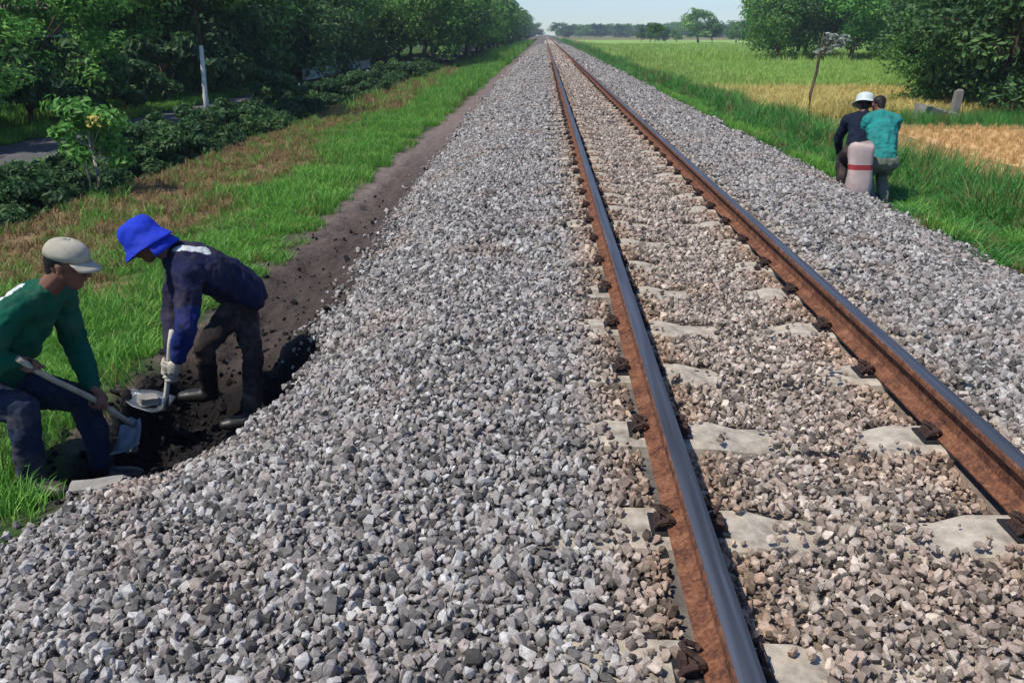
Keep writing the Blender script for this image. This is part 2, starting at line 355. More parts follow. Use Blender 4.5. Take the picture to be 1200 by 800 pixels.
ca.data.foreach_set('color', np.concatenate([C, np.ones(GX.shape + (1,))], -1).astype(np.float32).ravel())
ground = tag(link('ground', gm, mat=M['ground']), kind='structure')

def sheet(name, x0, x1, y0, y1, z, material, nxs, nys, edge=.25, fn=None, kind='structure'):
    xs = np.linspace(0, 1, nxs); ys = np.linspace(y0, y1, nys); U, V = np.meshgrid(xs, ys)
    a = x0(V) if callable(x0) else x0 + 0 * V; b = x1(V) if callable(x1) else x1 + 0 * V
    a = a + (vnoise(V, V * 0, 1.3, 21) - .5) * edge; b = b + (vnoise(V, V * 0, 1.3, 22) - .5) * edge
    X = a + (b - a) * U; Z = z + 0 * X
    Z[:, 0] -= .03; Z[:, -1] -= .03; Z[0] -= .03; Z[-1] -= .03
    i = np.arange(nxs * nys).reshape(nys, nxs)
    f = np.stack([i[:-1, :-1], i[:-1, 1:], i[1:, 1:], i[1:, :-1]], -1).reshape(-1, 4)
    return tag(link(name, np_mesh(name, np.stack([X, V, Z], -1).reshape(-1, 3), f), mat=material), kind=kind)
sheet('road', -11.5, -8.75, 2, 420, -.715, M['asphalt'], 4, 300, .22)
GZF = -.9
msoil_g = mat('green_paddy_soil', (.24, .38, .08), .9, .2, noise=(.35, .25), bump=(4, .6, .06))
msoil_y = mat('ripe_paddy_soil', (.58, .47, .15), .9, .2, noise=(.5, .25), bump=(5, .6, .06))
msoil_o = mat('stubble_soil', (.56, .36, .16), .9, .2, noise=(.45, .22), bump=(7, .7, .05))
sheet('harvested_field', 6.7, 90, 4, 23.9, GZF + .006, msoil_o, 30, 30)
sheet('ripe_rice_field', 6.7, 60, 26.2, 37.6, GZF + .008, msoil_y, 30, 20)
sheet('green_rice_field', 6.9, 260, 38.2, 330, GZF + .010, msoil_g, 40, 60)

# ------------------------------------------------------------------ scattering by geometry nodes (only for uncountable stuff)
def src_collection(name, meshes):
    c = bpy.data.collections.new(name)
    for i, me in enumerate(meshes):
        o = bpy.data.objects.new('%s_%02d' % (name, i), me); c.objects.link(o)
    return c
def scatter(name, P, rot, scl, pick, coll, label, cat):
    me = bpy.data.meshes.new(name); me.vertices.add(len(P)); me.vertices.foreach_set('co', np.asarray(P, np.float32).ravel())
    a = me.attributes.new('rot', 'FLOAT_VECTOR', 'POINT'); a.data.foreach_set('vector', np.asarray(rot, np.float32).ravel())
    a = me.attributes.new('scl', 'FLOAT_VECTOR', 'POINT'); a.data.foreach_set('vector', np.asarray(scl, np.float32).ravel())
    a = me.attributes.new('pick', 'INT', 'POINT'); a.data.foreach_set('value', np.asarray(pick, np.int32))
    o = link(name, me); g = bpy.data.node_groups.new(name, 'GeometryNodeTree')
    g.interface.new_socket('Geometry', in_out='INPUT', socket_type='NodeSocketGeometry')
    g.interface.new_socket('Geometry', in_out='OUTPUT', socket_type='NodeSocketGeometry')
    N, L = g.nodes, g.links; gi = N.new('NodeGroupInput'); go = N.new('NodeGroupOutput')
    ci = N.new('GeometryNodeCollectionInfo'); ci.inputs[0].default_value = coll; ci.inputs[1].default_value = True; ci.inputs[2].default_value = True
    ip = N.new('GeometryNodeInstanceOnPoints'); ip.inputs['Pick Instance'].default_value = True
    def na(n, t):
        x = N.new('GeometryNodeInputNamedAttribute'); x.data_type = t; x.inputs[0].default_value = n; return x.outputs[0]
    L.new(gi.outputs[0], ip.inputs['Points']); L.new(ci.outputs[0], ip.inputs['Instance'])
    L.new(na('pick', 'INT'), ip.inputs['Instance Index'])
    L.new(na('rot', 'FLOAT_VECTOR'), ip.inputs['Rotation']); L.new(na('scl', 'FLOAT_VECTOR'), ip.inputs['Scale'])
    L.new(ip.outputs[0], go.inputs[0])
    md = o.modifiers.new('scatter', 'NODES'); md.node_group = g
    return tag(o, label, cat, kind='stuff')

def stone_mesh(i):
    """angular crushed rock: the convex hull of a few random points"""
    bm = bmesh.new(); r = random.Random(100 + i); sc = (1, r.uniform(.65, .95), r.uniform(.55, .85)); n = r.choice((9, 10, 12, 14)); pts = []
    while len(pts) < n:
        p = Vector((r.gauss(0, 1), r.gauss(0, 1), r.gauss(0, 1))).normalized()
        if all((p - q).length > .45 for q in pts): pts.append(p)
    for p in pts:
        k = r.uniform(.46, .62); bm.verts.new((p.x * sc[0] * k, p.y * sc[1] * k, p.z * sc[2] * k))
    bmesh.ops.convex_hull(bm, input=bm.verts)
    bmesh.ops.bevel(bm, geom=list(bm.edges), offset=.022, segments=1, affect='EDGES')
    bmesh.ops.triangulate(bm, faces=bm.faces)
    me = bpy.data.meshes.new('stone'); bm.to_mesh(me); bm.free(); me.materials.append(M['stone']); return me
STONES = src_collection('stone_shapes', [stone_mesh(i) for i in range(24)])

SLEEP0, PITCH = 1.72, .66
def jgrid(x0, x1, y0, y1, s):
    X, Y = np.meshgrid(np.arange(x0, x1, s), np.arange(y0, y1, s)); X = X.ravel(); Y = Y.ravel()
    return X + (rng.random(len(X)) - .5) * s * 1.1, Y + (rng.random(len(X)) - .5) * s * 1.1
SP = []; SS = []
for y0, y1, s, size in ((1.2, 6, .0215, .0315), (6, 15, .029, .037), (15, 40, .047, .050), (40, 130, .11, .095)):
    X, Y = jgrid(-2.5, 4.2, y0, y1, s)
    tl, tr = toeL(Y), toeR(Y)
    # density: full on the bed, thinning over the toe
    p = np.where(X < tl, np.exp(-(tl - X) / .07), 1) * np.where(X > tr, np.exp(-(X - tr) / .10), 1)
    k = np.round((Y - SLEEP0) / PITCH); dy = np.abs(Y - SLEEP0 - k * PITCH)
    wob = (vnoise(X, Y, .16, 31) - .5) * .12 + rng.normal(0, .035, len(X)); per = vnoise(k * 5., k * 3., 1., 33)
    per2 = vnoise(k * 7., k * 2., 1., 34)
    inner = ((X > .53) & (X < .53 + .23 + .20 * per + wob)) | ((X < 1.56) & (X > 1.56 - .20 - .18 * per2 + wob))
    outer = ((X < .42) & (X > .42 - .06 - .16 * per2 + wob)) | ((X > 1.67) & (X < 1.67 + .10 + wob))
    onsl = dy < .115 + wob * .3
    under_rail = (np.abs(X - RAILX[0]) < .085) | (np.abs(X - RAILX[1]) < .085)
    slp = (dy < .125) & (X > .04) & (X < 2.05)
    keep = (rng.random(len(X)) < p) & ~(onsl & (inner | outer) & (rng.random(len(X)) < .97)) & ~under_rail & ~(slp & (rng.random(len(X)) < 0))
    keep &= ~((pit(X, Y)[0] > .5) & (rng.random(len(X)) < .93))
    X, Y, slp = X[keep], Y[keep], slp[keep]
    sz = size * np.exp(rng.normal(0, .35, len(X)).clip(-.8, .62))
    mid = (np.abs(X - MID) < .50) & (Y < 40); sz = np.where(mid, sz * .86, sz)
    z = gz(X, Y) + sz * .12 + (rng.random(len(X)) ** 1.5) * np.where(mid, .010, .020) + mid * .010
    z = z + .016 * ((X > .0) & (X < 2.1))
    z = np.where(slp, np.where(np.abs(X - MID) < .30, -.026, 0) + sz * .22 + rng.random(len(X)) * np.where(np.abs(X - MID) < .34, .022, .004), z)
    SP.append(np.stack([X, Y, z], -1)); SS.append(sz)
SP = np.concatenate(SP); SS = np.concatenate(SS); n = len(SP); print('stones', n)
ballast = scatter('gravel', SP, rng.random((n, 3)) * 6.283, np.repeat(SS[:, None], 3, 1) * (1 + (rng.random((n, 3)) - .5) * .3),
        rng.integers(0, 24, n), STONES, 'grey crushed stone ballast heaped around the sleepers and rails', 'gravel')

# ------------------------------------------------------------------ the railway track
track = tag(empty('railway_track', (MID, 0, 0)), 'single railway track of rusty rails on pale concrete sleepers running to the horizon', 'railway track')
def rail_profile():
    # half width, z (top of rail at .16) ; foot, web, head of a flat-bottom rail
    h = [(.062, .006), (.064, .014), (.030, .026), (.0095, .040), (.008, .075), (.0095, .110), (.030, .122), (.0345, .128), (.0345, .146)]
    top = [(.031, .1545), (.020, .1585), (0, .16)]
    pr = h + top; return [(x, z) for x, z in pr] + [(-x, z) for x, z in pr[-2::-1]]
PR = rail_profile()
for rx in RAILX:
    ys = list(np.arange(-3, 60, 1.5)) + list(np.arange(60, 400, 10)) + list(np.arange(400, 851, 50))
    v = [((rx - MID) + x + (vnoise(y, 0, 9, 41) - .5) * .006, y, z) for y in ys for x, z in PR]; k = len(PR)
    f = [(i * k + j, i * k + j + 1, (i + 1) * k + j + 1, (i + 1) * k + j) for i in range(len(ys) - 1) for j in range(k - 1)]
    f += [(i * k + k - 1, i * k, (i + 1) * k, (i + 1) * k + k - 1) for i in range(len(ys) - 1)]
    mi = [1 if 9 <= (q % (k - 1)) <= k - 11 else 0 for q in range((len(ys) - 1) * (k - 1))] + [0] * (len(ys) - 1)
    me = np_mesh('rail', v, [q[::-1] for q in f], False, [M['rust'], M['steel']], mi)
    link('rail', me, track)
def sleeper_mesh():
    bm = bmesh.new(); secs = [(-1.0, .115, -.003), (-.75, .12, 0), (-.36, .118, -.006), (-.25, .10, -.028), (.25, .10, -.028), (.36, .118, -.006), (.75, .12, 0), (1.0, .115, -.003)]
    rings = []
    for x, hw, zt in secs:
        rings.append([bm.verts.new(p) for p in ((x, -hw - .02, -.20), (x, -hw, zt - .012), (x, -hw + .014, zt), (x, hw - .014, zt), (x, hw, zt - .012), (x, hw + .02, -.20))])
    for a, b in zip(rings, rings[1:]):
        for j in range(6): bm.faces.new((a[j], b[j], b[(j + 1) % 6], a[(j + 1) % 6]))
    bm.faces.new(rings[0]); bm.faces.new(rings[-1][::-1]); bmesh.ops.recalc_face_normals(bm, faces=bm.faces)
    me = bpy.data.meshes.new('sleeper'); bm.to_mesh(me); bm.free(); me.materials.append(M['concrete']); return me
SLM = sleeper_mesh()
def clip_mesh(sgn):
    """cast shoulder plus a sprung steel rod bent over the rail foot"""
    b = MB(); s = sgn
    b.box((s * .085, 0, .012), (.050, .085, .028), taper=.75); b.box((s * .100, 0, .026), (.022, .050, .030), taper=.7)
    pts = [(.112, -.045, .018), (.100, -.052, .040), (.075, -.048, .046), (.052, -.030, .030), (.050, -.008, .026), (.070, .004, .034), (.092, .010, .050), (.100, .030, .048), (.085, .048, .040), (.060, .050, .030), (.048, .036, .026)]
    b.tube([(s * x, y, z) for x, y, z in pts], .0085, 6)
    b.box((s * .068, 0, .003), (.11, .13, .006), m=1)
    return b.mesh('rail_clip', [M['clip'], M['pad']])
CM = {1: clip_mesh(1), -1: clip_mesh(-1)}
for k in range(-2, 298):
    Y = SLEEP0 + k * PITCH; s = link('sleeper', SLM, track)
    s.location = (random.uniform(-.012, .012), Y + random.uniform(-.012, .012), random.uniform(-.003, .003)); s.rotation_euler = (0, 0, random.gauss(0, .006))
    if k < 70:
        for rx in RAILX:
            for sg in (-1, 1):
                c = link('rail_clip', CM[sg], s); c.location = (rx - MID, 0, .001)

# ------------------------------------------------------------------ grass and crops
def blade_tuft(seed, nb, h, spread, width, lean=.5):
    r = random.Random(seed); v = []; f = []; t = []
    for i in range(nb):
        a = r.uniform(0, 6.283); rr = spread * math.sqrt(r.random()); x, y = rr * math.cos(a), rr * math.sin(a)
        hh = h * r.uniform(.5, 1.1); la = r.uniform(0, 6.283); ln = lean * r.uniform(.1, 1) * hh; w = width * r.uniform(.6, 1.2)
        wa = r.uniform(0, 6.283); dx, dy = w * math.cos(wa), w * math.sin(wa); b = len(v)
        for u, wd in ((0, 1), (.45, .85), (.8, .5)):
            ox, oy, oz = x + ln * u * u * math.cos(la), y + ln * u * u * math.sin(la), hh * (u - .18 * u * u * lean)
            v += [(ox - dx * wd, oy - dy * wd, oz), (ox + dx * wd, oy + dy * wd, oz)]
        v.append((x + ln * math.cos(la), y + ln * math.sin(la), hh * (1 - .25 * lean)))
        f += [(b, b + 1, b + 3), (b, b + 3, b + 2), (b + 2, b + 3, b + 5), (b + 2, b + 5, b + 4), (b + 4, b + 5, b + 6)]
        t += [r.random()] * 5
    return v, f, t
def tuft_coll(name, material, n, withered=False, **kw):
    out = []
    for i in range(n):
        v, f, t = blade_tuft(i * 7 + 3, **kw); me = np_mesh(name, v, f, False, [M['dry'] if withered and i == n - 1 else material]); add_attr(me, 'tint', t, 'FACE'); out.append(me)
    return src_collection(name, out)
T_low = tuft_coll('low_tuft', M['grass'], 16, True, nb=22, h=.15, spread=.07, width=.0035, lean=.8)
T_tall = tuft_coll('tall_tuft', M['grass_tall'], 9, True, nb=26, h=.50, spread=.11, width=.006, lean=.6)
T_dry = tuft_coll('dry_tuft', M['dry'], 4, nb=18, h=.13, spread=.08, width=.004, lean=1.1)
T_rice = tuft_coll('rice_tuft', M['rice'], 4, nb=26, h=.30, spread=.16, width=.010, lean=.5)
T_ripe = tuft_coll('ripe_tuft', M['ripe'], 4, nb=26, h=.48, spread=.16, width=.010, lean=.9)
T_stub = tuft_coll('stubble_tuft', M['stubble'], 4, nb=20, h=.16, spread=.07, width=.006, lean=.5)
def plant(name, coll, npick, regions, dens, scale, label, cat, hf=None):
    Ps = []; Ss = []
    for (x0, x1, y0, y1, s, mul) in regions:
        X, Y = jgrid(x0, x1, y0, y1, s); k = rng.random(len(X)) < dens(X, Y); X, Y = X[k], Y[k]
        Z = gz(X, Y) if x1 < 6.5 else np.where(X > 6.6, GZF, gz(X, Y)); Ps.append(np.stack([X, Y, Z - .01], -1)); Ss.append(np.full(len(X), mul))
    P = np.concatenate(Ps); S = np.concatenate(Ss) * scale * (.7 + .6 * rng.random(len(P))); n = len(P)
    hh = np.ones(n) if hf is None else hf(P[:, 0], P[:, 1])
    rot = np.stack([rng.normal(0, .1, n), rng.normal(0, .1, n), rng.random(n) * 6.28], -1); print(name, n)
    return scatter(name, P, rot, np.stack([S, S, S * hh], -1), rng.integers(0, npick, n), coll, label, cat)
def d_left(X, Y):
    edge = np.interp(Y, [2, 3, 3.6, 5, 8, 40], [-2.05, -2.12, -2.55, -2.62, -2.62, -2.55])
    e = sstep(0, .18, edge - X + (vnoise(X, Y, .3, 51) - .5) * .45)
    o = 1 - sstep(-3.8, -4.8, X + (vnoise(X, Y, 1.6, 11) - .5) * 1.6)
    ho, sh = pit(X, Y)
    return e * (.10 + .90 * o) * (1 - sstep(-6.2, -6.7, X)) * np.where(ho > .2, 0, 1) * (.35 + .65 * sstep(.25, .5, vnoise(X, Y, .5, 52)))
plant('grass', T_low, 16, [(-6.8, -2.0, 1.8, 10, .055, 1), (-6.8, -2.3, 10, 25, .085, 1.25), (-6.8, -2.3, 25, 70, .17, 1.9), (-6.8, -2.3, 70, 200, .5, 4)], d_left, 1.0,
      'short bright green grass on the bank left of the gravel', 'grass', lambda X, Y: .45 + .9 * vnoise(X, Y, .8, 55) + .5 * sstep(12, 40, Y) + .45 * sstep(4.2, 3.0, Y))
def d_dry(X, Y): return sstep(-3.6, -4.5, X + (vnoise(X, Y, 1.6, 11) - .5) * 1.6) * (1 - sstep(-6.4, -6.9, X)) * .6
plant('dry_grass', T_dry, 4, [(-7, -4, 4, 24, .11, 1.1), (-7, -4, 24, 60, .25, 2)], d_dry, 1.0, 'brown withered grass between green bank and dark ditch', 'dry grass')
def d_right(X, Y):
    e = sstep(0, .45, X - 3.95 + (vnoise(X, Y, .5, 61) - .5) * .6 - .3 * sstep(9, 12.5, Y) * (1 - sstep(12.5, 14, Y)))
    near = np.exp(-(((X - .385 * Y) / .42) ** 2 + ((Y - 10.0) / 1.3) ** 2))
    return e * (1 - sstep(5.7, 6.5, X)) * (near < .45)
hr = lambda X, Y: ((.22 + .80 * sstep(4.4, 5.4, X + (vnoise(X, Y, .9, 63) - .5) * 1.0))) * (.45 + 1.05 * vnoise(X, Y, 1.1, 62)) * (1 - .35 * sstep(20, 45, Y))
plant('tall_grass', T_tall, 9, [(3.6, 6.6, 3, 14, .10, 1), (3.6, 6.6, 14, 35, .16, 1.15), (3.6, 6.6, 35, 90, .35, 1.5), (3.6, 6.6, 90, 260, 1.0, 2.6)], d_right, 1.0,
      'tall green grass on the verge right of the track', 'tall grass', hr)
def fringe(X, Y): return sstep(.45, .7, vnoise(X, Y, .8, 65)) * sstep(3.75, 4.1, X) * (1 - sstep(4.6, 5.2, X)) * (np.exp(-(((X - .385 * Y) / .42) ** 2 + ((Y - 10.0) / 1.3) ** 2)) < .4)
plant('low_weeds', T_low, 16, [(3.7, 5.2, 3, 30, .07, 1.1)], fringe, 1.1, 'short weeds at the foot of the ballast right of the track', 'weeds')
one = lambda X, Y: np.ones(len(X))
def keepout(X, Y): return (X < 12.2 + .22 * (Y - 27)).astype(float)
plant('green_rice', T_rice, 4, [(7, 34, 38.5, 75, .36, 1.25), (7, 75, 75, 170, .9, 2.4)], lambda X, Y: (rng.random(len(X)) < .75) * (X < 13.5 + .45 * (Y - 27)) + .9 * (Y > 78), 1.0, 'pale green young rice growing in the middle field', 'rice plants')
plant('ripe_rice', T_ripe, 4, [(6.9, 14.5, 26.4, 37.4, .20, 1)], one, 1.0, 'yellow ripe rice standing in the strip behind the sapling', 'rice plants')
plant('rice_stubble', T_stub, 4, [(6.9, 19, 5, 23.8, .22, 1)], lambda X, Y: .8 + 0 * X, 1.0, 'cut tan stubble covering the harvested field', 'stubble')
plant('field_edge_grass', T_tall, 9, [(7.6, 40, 24, 26.1, .20, .8), (6.7, 15, 37.6, 38.4, .25, .6)], lambda X, Y: sstep(9.8, 11, X) * 1.0 * (Y < 27) + .8 * (Y > 37), 1.0, 'green grass along the low banks between the fields', 'grass')
plant('roadside_grass', T_low, 16, [(-12.6, -11.4, 6, 40, .12, 1.6), (-8.9, -7.9, 8, 45, .14, 1.6), (-22, -12.4, 10, 40, .30, 2.6)], lambda X, Y: .8 + 0 * X, 1.0, 'grass along both edges of the narrow road', 'grass')

# ------------------------------------------------------------------ trees
def crown_mesh(seed, n_leaf, size, rx, rz, nclump, material, low=-.9, clump=(.22, .42), z0=0):
    g = np.random.default_rng(seed); P = []
    while len(P) < nclump:
        u = g.normal(size=3); u /= np.linalg.norm(u)
        if u[2] < low: continue
        rr = g.uniform(.35, 1.0) ** .6 * (.75 + .5 * g.random() * (abs(u[2]) < .8)); P.append((u[0] * rx * rr, u[1] * rx * rr, u[2] * rz * rr + z0))
    P = np.array(P); ci = g.integers(0, nclump, n_leaf)
    cr = g.uniform(*clump, nclump) * min(rx, rz); off = g.normal(size=(n_leaf, 3)); off /= np.linalg.norm(off, axis=1)[:, None]
    off *= (g.random(n_leaf) ** .45)[:, None] * cr[ci][:, None] * np.array([1.15, 1.15, .75])
    c = P[ci] + off
    nrm = off / cr[ci][:, None] + g.normal(0, .55, (n_leaf, 3)) + np.array([0, 0, .55]); nrm /= np.linalg.norm(nrm, axis=1)[:, None]
    a = np.cross(nrm, g.normal(size=(n_leaf, 3))); a /= np.linalg.norm(a, axis=1)[:, None]; b = np.cross(nrm, a)
    s = size * g.uniform(.6, 1.3, n_leaf)[:, None]
    V = np.stack([c - a * s * .9, c - b * s * .42 + nrm * s * .12, c + a * s * .9, c + b * s * .42 + nrm * s * .12], 1).reshape(-1, 3)
    Fc = np.arange(n_leaf * 4).reshape(-1, 4)
    me = np_mesh('crown', V, Fc, False, [material]); ct = g.random(nclump)
    add_attr(me, 'tint', np.clip(.35 * ct[ci] + .4 * g.random(n_leaf), 0, 1), 'FACE')
    return me, P
def trunk_mesh(seed, h, r0, targets, base_mat, lean=(0, 0), white=0):
    g = random.Random(seed); b = MB(); top = h
    sp = [Vector((lean[0] * t * h + g.uniform(-.04, .04) * h * (t > 0), lean[1] * t * h + g.uniform(-.04, .04) * h * (t > 0), t * top)) for t in (0, .15, .35, .6, .85)]
    sp[0].z = -.15
    b.tube(sp, [r0 * 1.5, r0, r0 * .85, r0 * .65, r0 * .4], 8, m=0)
    for q in targets:
        q = Vector(q); st = sp[g.choice((2, 2, 3, 3, 4))]; mid = (st + q) / 2 + Vector((g.uniform(-.2, .2), g.uniform(-.2, .2), g.uniform(-.1, .3))) * .5
        b.tube([st, mid, q], [r0 * .38, r0 * .24, r0 * .07], 5)
    if white: b.tube([sp[0].lerp(sp[0], 0) + Vector((0, 0, .02)), sp[1], sp[2]], [r0 * 1.54, r0 * 1.05, r0 * .9], 8, m=1)
    return b.mesh('trunk', [base_mat, M['whitewash']], True)
# shared variants: broad low-branched trees (crown centre height zc)
VAR = {}
def variant(key, seed, nleaf, size, rx, rz, ncl, m, h, zc, r0, bark='bark', low=-.9, nt=12, white=0, clump=(.22, .42)):
    me, P = crown_mesh(seed, nleaf, size, rx, rz, ncl, M[m], low, clump, zc)
    tr = trunk_mesh(seed, h, r0, [tuple(p) for p in P[:nt]], M[bark], white=white)
    VAR[key] = (tr, me)
for i in range(3):
    variant('near%d' % i, 10 + i, 15000, .085, 2.2, 1.9, 70, ('leafB', 'leafB', 'leafA')[i], 3.0, 2.6, .10, clump=(.16, .32))
    variant('mid%d' % i, 20 + i, 9000, .15, 2.9, 2.9, 60, ('leafA', 'leafC', 'leafB')[i], 5.0, 3.9, .15, bark=('bark', 'bark_pale', 'bark')[i])
    variant('dense%d' % i, 30 + i, 14000, .13, 2.9, 2.7, 80, ('leafC', 'leafA', 'leafC')[i], 4.5, 2.7, .16, clump=(.2, .38))
    variant('far%d' % i, 40 + i, 2200, .34, 3.2, 3.2, 34, ('leafC', 'leafA', 'leafC')[i], 5.0, 3.6, .18, nt=5, clump=(.28, .45))
    variant('bush%d' % i, 50 + i, 3200, .055, .62, .42, 26, 'leafC', .5, .40, .025, nt=8, low=-.5)
variant('slender', 60, 8000, .10, 1.6, 1.3, 40, 'leafA', 5.0, 4.2, .07, bark='bark_pale', nt=10)
def tree(kind, x, y, s, label, cat='tree', group=None, rz=None, name='tree', dz=0, sz=None):
    z = float(gz(x, y, False)) + dz; r = empty(name, (x, y, z), random.uniform(0, 6.28) if rz is None else rz)
    r.scale = (s, s, s * (sz or random.uniform(.9, 1.1))); tr, cr = VAR[kind]
    link('stem' if 'bush' in kind else 'trunk', tr, r); link('foliage' if 'bush' in kind else 'crown', cr, r)
    return tag(r, label, cat, group)
# nearest trees beyond the road, left edge
tree('near0', -12.6, 16.6, 1.0, 'low bright green tree across the road at the left edge', rz=.4, sz=.78)
tree('near1', -13.0, 21.5, 1.05, 'bright green spreading tree just behind the left-edge tree', rz=1.9, sz=1)
tree('near2', -15.8, 16.5, 1.15, 'darker broad tree behind the low bright left-edge tree', rz=3.0, sz=1)
tree('near1', -9.6, 13.0, .42, 'small leafy tree on the near edge of the road', rz=2.5, sz=1.1)
for i, (x, y, sc_) in enumerate([(-12.4, 19.2, 2.3), (-12.6, 22.3, 2.6), (-12.3, 25.2, 2.2), (-12.5, 28.5, 2.8), (-12.6, 31.5, 2.5), (-13.6, 13.6, 2.6), (-14.6, 19.5, 3.0), (-15, 25, 3.2), (-12.4, 35, 2.4), (-12.5, 38.5, 2.6)]):
    tree('bush%d' % (i % 3), x, y, sc_, '%s bush from the near end of the line along the far road edge' % ('first second third fourth fifth sixth seventh eighth ninth tenth'.split()[[1, 3, 4, 6, 7, 0, 2, 5, 8, 9][i]]), 'bush', 'tall bushes along the far road edge', name='bush')
tree('near0', -17.3, 20.5, 1.0, 'bright green tree between the left-edge tree and the grey house', rz=2.2, sz=.9)
tree('mid2', -14.6, 29.0, .72, 'small tree whose crown hangs beside the grey house', rz=1.2)
# row along the near side of the road, starting past the whitewashed tree
ORD = ('first', 'second', 'third', 'fourth', 'fifth', 'sixth', 'seventh', 'eighth')
gL = 'trees along the near side of the road'
ys = 60.
i = 0
while ys < 330:
    tree(('mid%d' if ys < 110 else 'far%d') % (i % 3), -8.3 + random.uniform(-.7, .7) - .3 * (ys > 110), ys, random.uniform(.95, 1.2) * (1.0 if ys < 110 else 1.15),
         '%s tree from the near end of the row between the track and the road' % ORD[i] if i < 8 else 'broad green tree in the row between track and road', group=gL)
    ys += 5.5 if ys < 110 else 9; i += 1
gM = 'trees on the far side of the road'; ys = 33.; i = 0
while ys < 260:
    tree(('dense%d' if ys < 60 else 'mid%d' if ys < 110 else 'far%d') % (i % 3), -14.2 + random.uniform(-.9, .9), ys, random.uniform(1.05, 1.35), '%s dark tree from the near end of the row beyond the road' % ORD[i] if i < 6 else 'dark green tree in the row beyond the road', group=gM)
    ys += 5 if ys < 110 else 9; i += 1
gN = 'taller trees of the grove behind the road'
for i, (x, y) in enumerate([(-19 + random.uniform(-2, 2), 14 + 5.0 * k) for k in range(16)] + [(-25 + random.uniform(-2, 2), 17 + 6.5 * k) for k in range(14)] + [(-32 + random.uniform(-2, 2), 22 + 8 * k) for k in range(10)]):
    if abs(x + 17) < 5.5 and abs(y - 26) < 8: continue
    tree('dense%d' % (i % 3), x, y, random.uniform(1.4, 1.8), 'tall dense tree in the grove behind the road', group=gN)
# the slender tree with a whitewashed lower trunk
t = empty('tree', (-9.35, 23.9, -.72)); tag(t, 'slender tree with a whitewashed lower trunk beside the road', 'tree')
b = MB(); pts = [(0, 0, -.1), (-.03, 0, .6), (.0, 0, 1.2), (.02, 0, 1.9), (-.03, 0, 2.8), (0, 0, 4.4)]
b.tube(pts[:4], [.085, .07, .062, .055], 9, 1); b.tube(pts[3:], [.055, .048, .03], 8, 0)
cm, P = crown_mesh(77, 12000, .11, 1.9, 1.5, 50, M['leafA'], -.9, (.18, .34), 4.0)
for q in P[:10]: b.tube([pts[4], (Vector(pts[4]) + Vector(q)) / 2 + Vector((0, 0, .2)), q], [.03, .02, .008], 5)
b.build('trunk', [M['bark'], M['whitewash']], t, True); link('crown', cm, t)
# sapling with yellow blooms near the ditch, left
t = empty('sapling', (-6.45, 12.0, -.74)); tag(t, 'young leafy sapling with a yellow bloom standing by the ditch', 'sapling')
cm, P = crown_mesh(81, 1500, .07, .50, .52, 20, M['leafB'], -.9, (.28, .45), .92)
b = MB(); b.tube([(0, 0, -.05), (.03, 0, .35), (-.02, .02, .8), (0, 0, 1.2)], [.03, .024, .018, .01], 7); b.tube([(-.12, .02, -.05), (-.10, 0, .3), (-.2, 0, .7)], [.02, .016, .008], 6)
for q in P[:10]: b.tube([(0, 0, .45 + .3 * random.random()), q], [.010, .004], 5)
b.build('stem', M['bark_pale'], t, True); link('foliage', cm, t)
b = MB()
for i in range(46):
    a = random.uniform(0, 6.28); e = random.uniform(-.6, 1.4); c = Vector((.19 + .085 * math.cos(a) * math.cos(e), -.18 + .085 * math.sin(a) * math.cos(e), 1.06 + .09 * math.sin(e)))
    q = Vector((random.uniform(-1, 1), random.uniform(-1, 1), random.uniform(-1, 1))).normalized().to_track_quat('Z', 'Y').to_matrix()
    b.box(c, (.045, .03, .008), rot=q)
b.build('flower', M['yellowf'], t)
# ditch shrubs
gS = 'dark shrubs filling the ditch beside the dry strip'; y = 7.2; i = 0
while y < 62:
    for xx in (-7.15, -7.85):
        s = random.choice((.7, .85, .95, 1.1, 1.3)) * (1 if y < 26 else 1.15)
        tree('bush%d' % (i % 3), xx + random.uniform(-.25, .25), y + random.uniform(-.3, .3), s, 'dark low shrub in the ditch beside the road', 'shrub', gS, name='shrub', dz=.04); i += 1
    y += .95 if y < 26 else 1.6
# right-hand side: grove behind the fields
gR = 'trees of the grove at the right edge'
for i, (x, y, s) in enumerate([(14.3, 27.5, 1.0), (17.8, 27.0, 1.1), (21.5, 28, 1.15), (15.8, 32, 1.1), (19.5, 33, 1.2), (18.2, 38, 1.15), (22.5, 37, 1.3), (25.5, 31, 1.3), (21, 45, 1.2), (26, 42, 1.4), (13.0, 29.3, .55)]):
    tree('dense%d' % (i % 3), x, y, s, ({0: 'big dense tree at the left front of the right edge grove', 1: 'big dense tree at the right edge just right of the grove front', 10: 'small bushy tree at the left foot of the right edge grove'}.get(i, 'dark dense tree in the grove at the edge of the harvested field')), group=gR, dz=-.15)
gR2 = 'trees closing the green rice field'
for i, (x, y, s) in enumerate([(20.5, 79, .80), (23.3, 80, 1.0), (26.5, 78, 1.0), (29.5, 80, .95), (33, 81, 1.05), (22, 84, .9), (25, 88, 1.05), (30, 88, 1.1), (36, 84, 1.1), (28, 62, .85), (31, 66, 1.0), (36, 70, 1.1), (25.5, 56, .75), (27.5, 52, .9), (40, 78, 1.2), (44, 82, 1.2)]):
    tree('mid%d' % (i % 3), x, y, s * 1.25, 'green tree in the belt closing the pale rice field', group=gR2, dz=-.6)
tree('far1', 40.5, 236, 1.45, 'lone round tree rising above the far hedge line', rz=1, sz=.85)
gR3 = 'low trees of the far hedge line'
for i in range(16):
    tree('far%d' % (i % 3), 45 + i * 4.5 + random.uniform(-1, 1), 232 + random.uniform(-6, 6), random.uniform(.75, 1.15), 'low dark tree in the far hedge line beyond the rice', group=gR3)
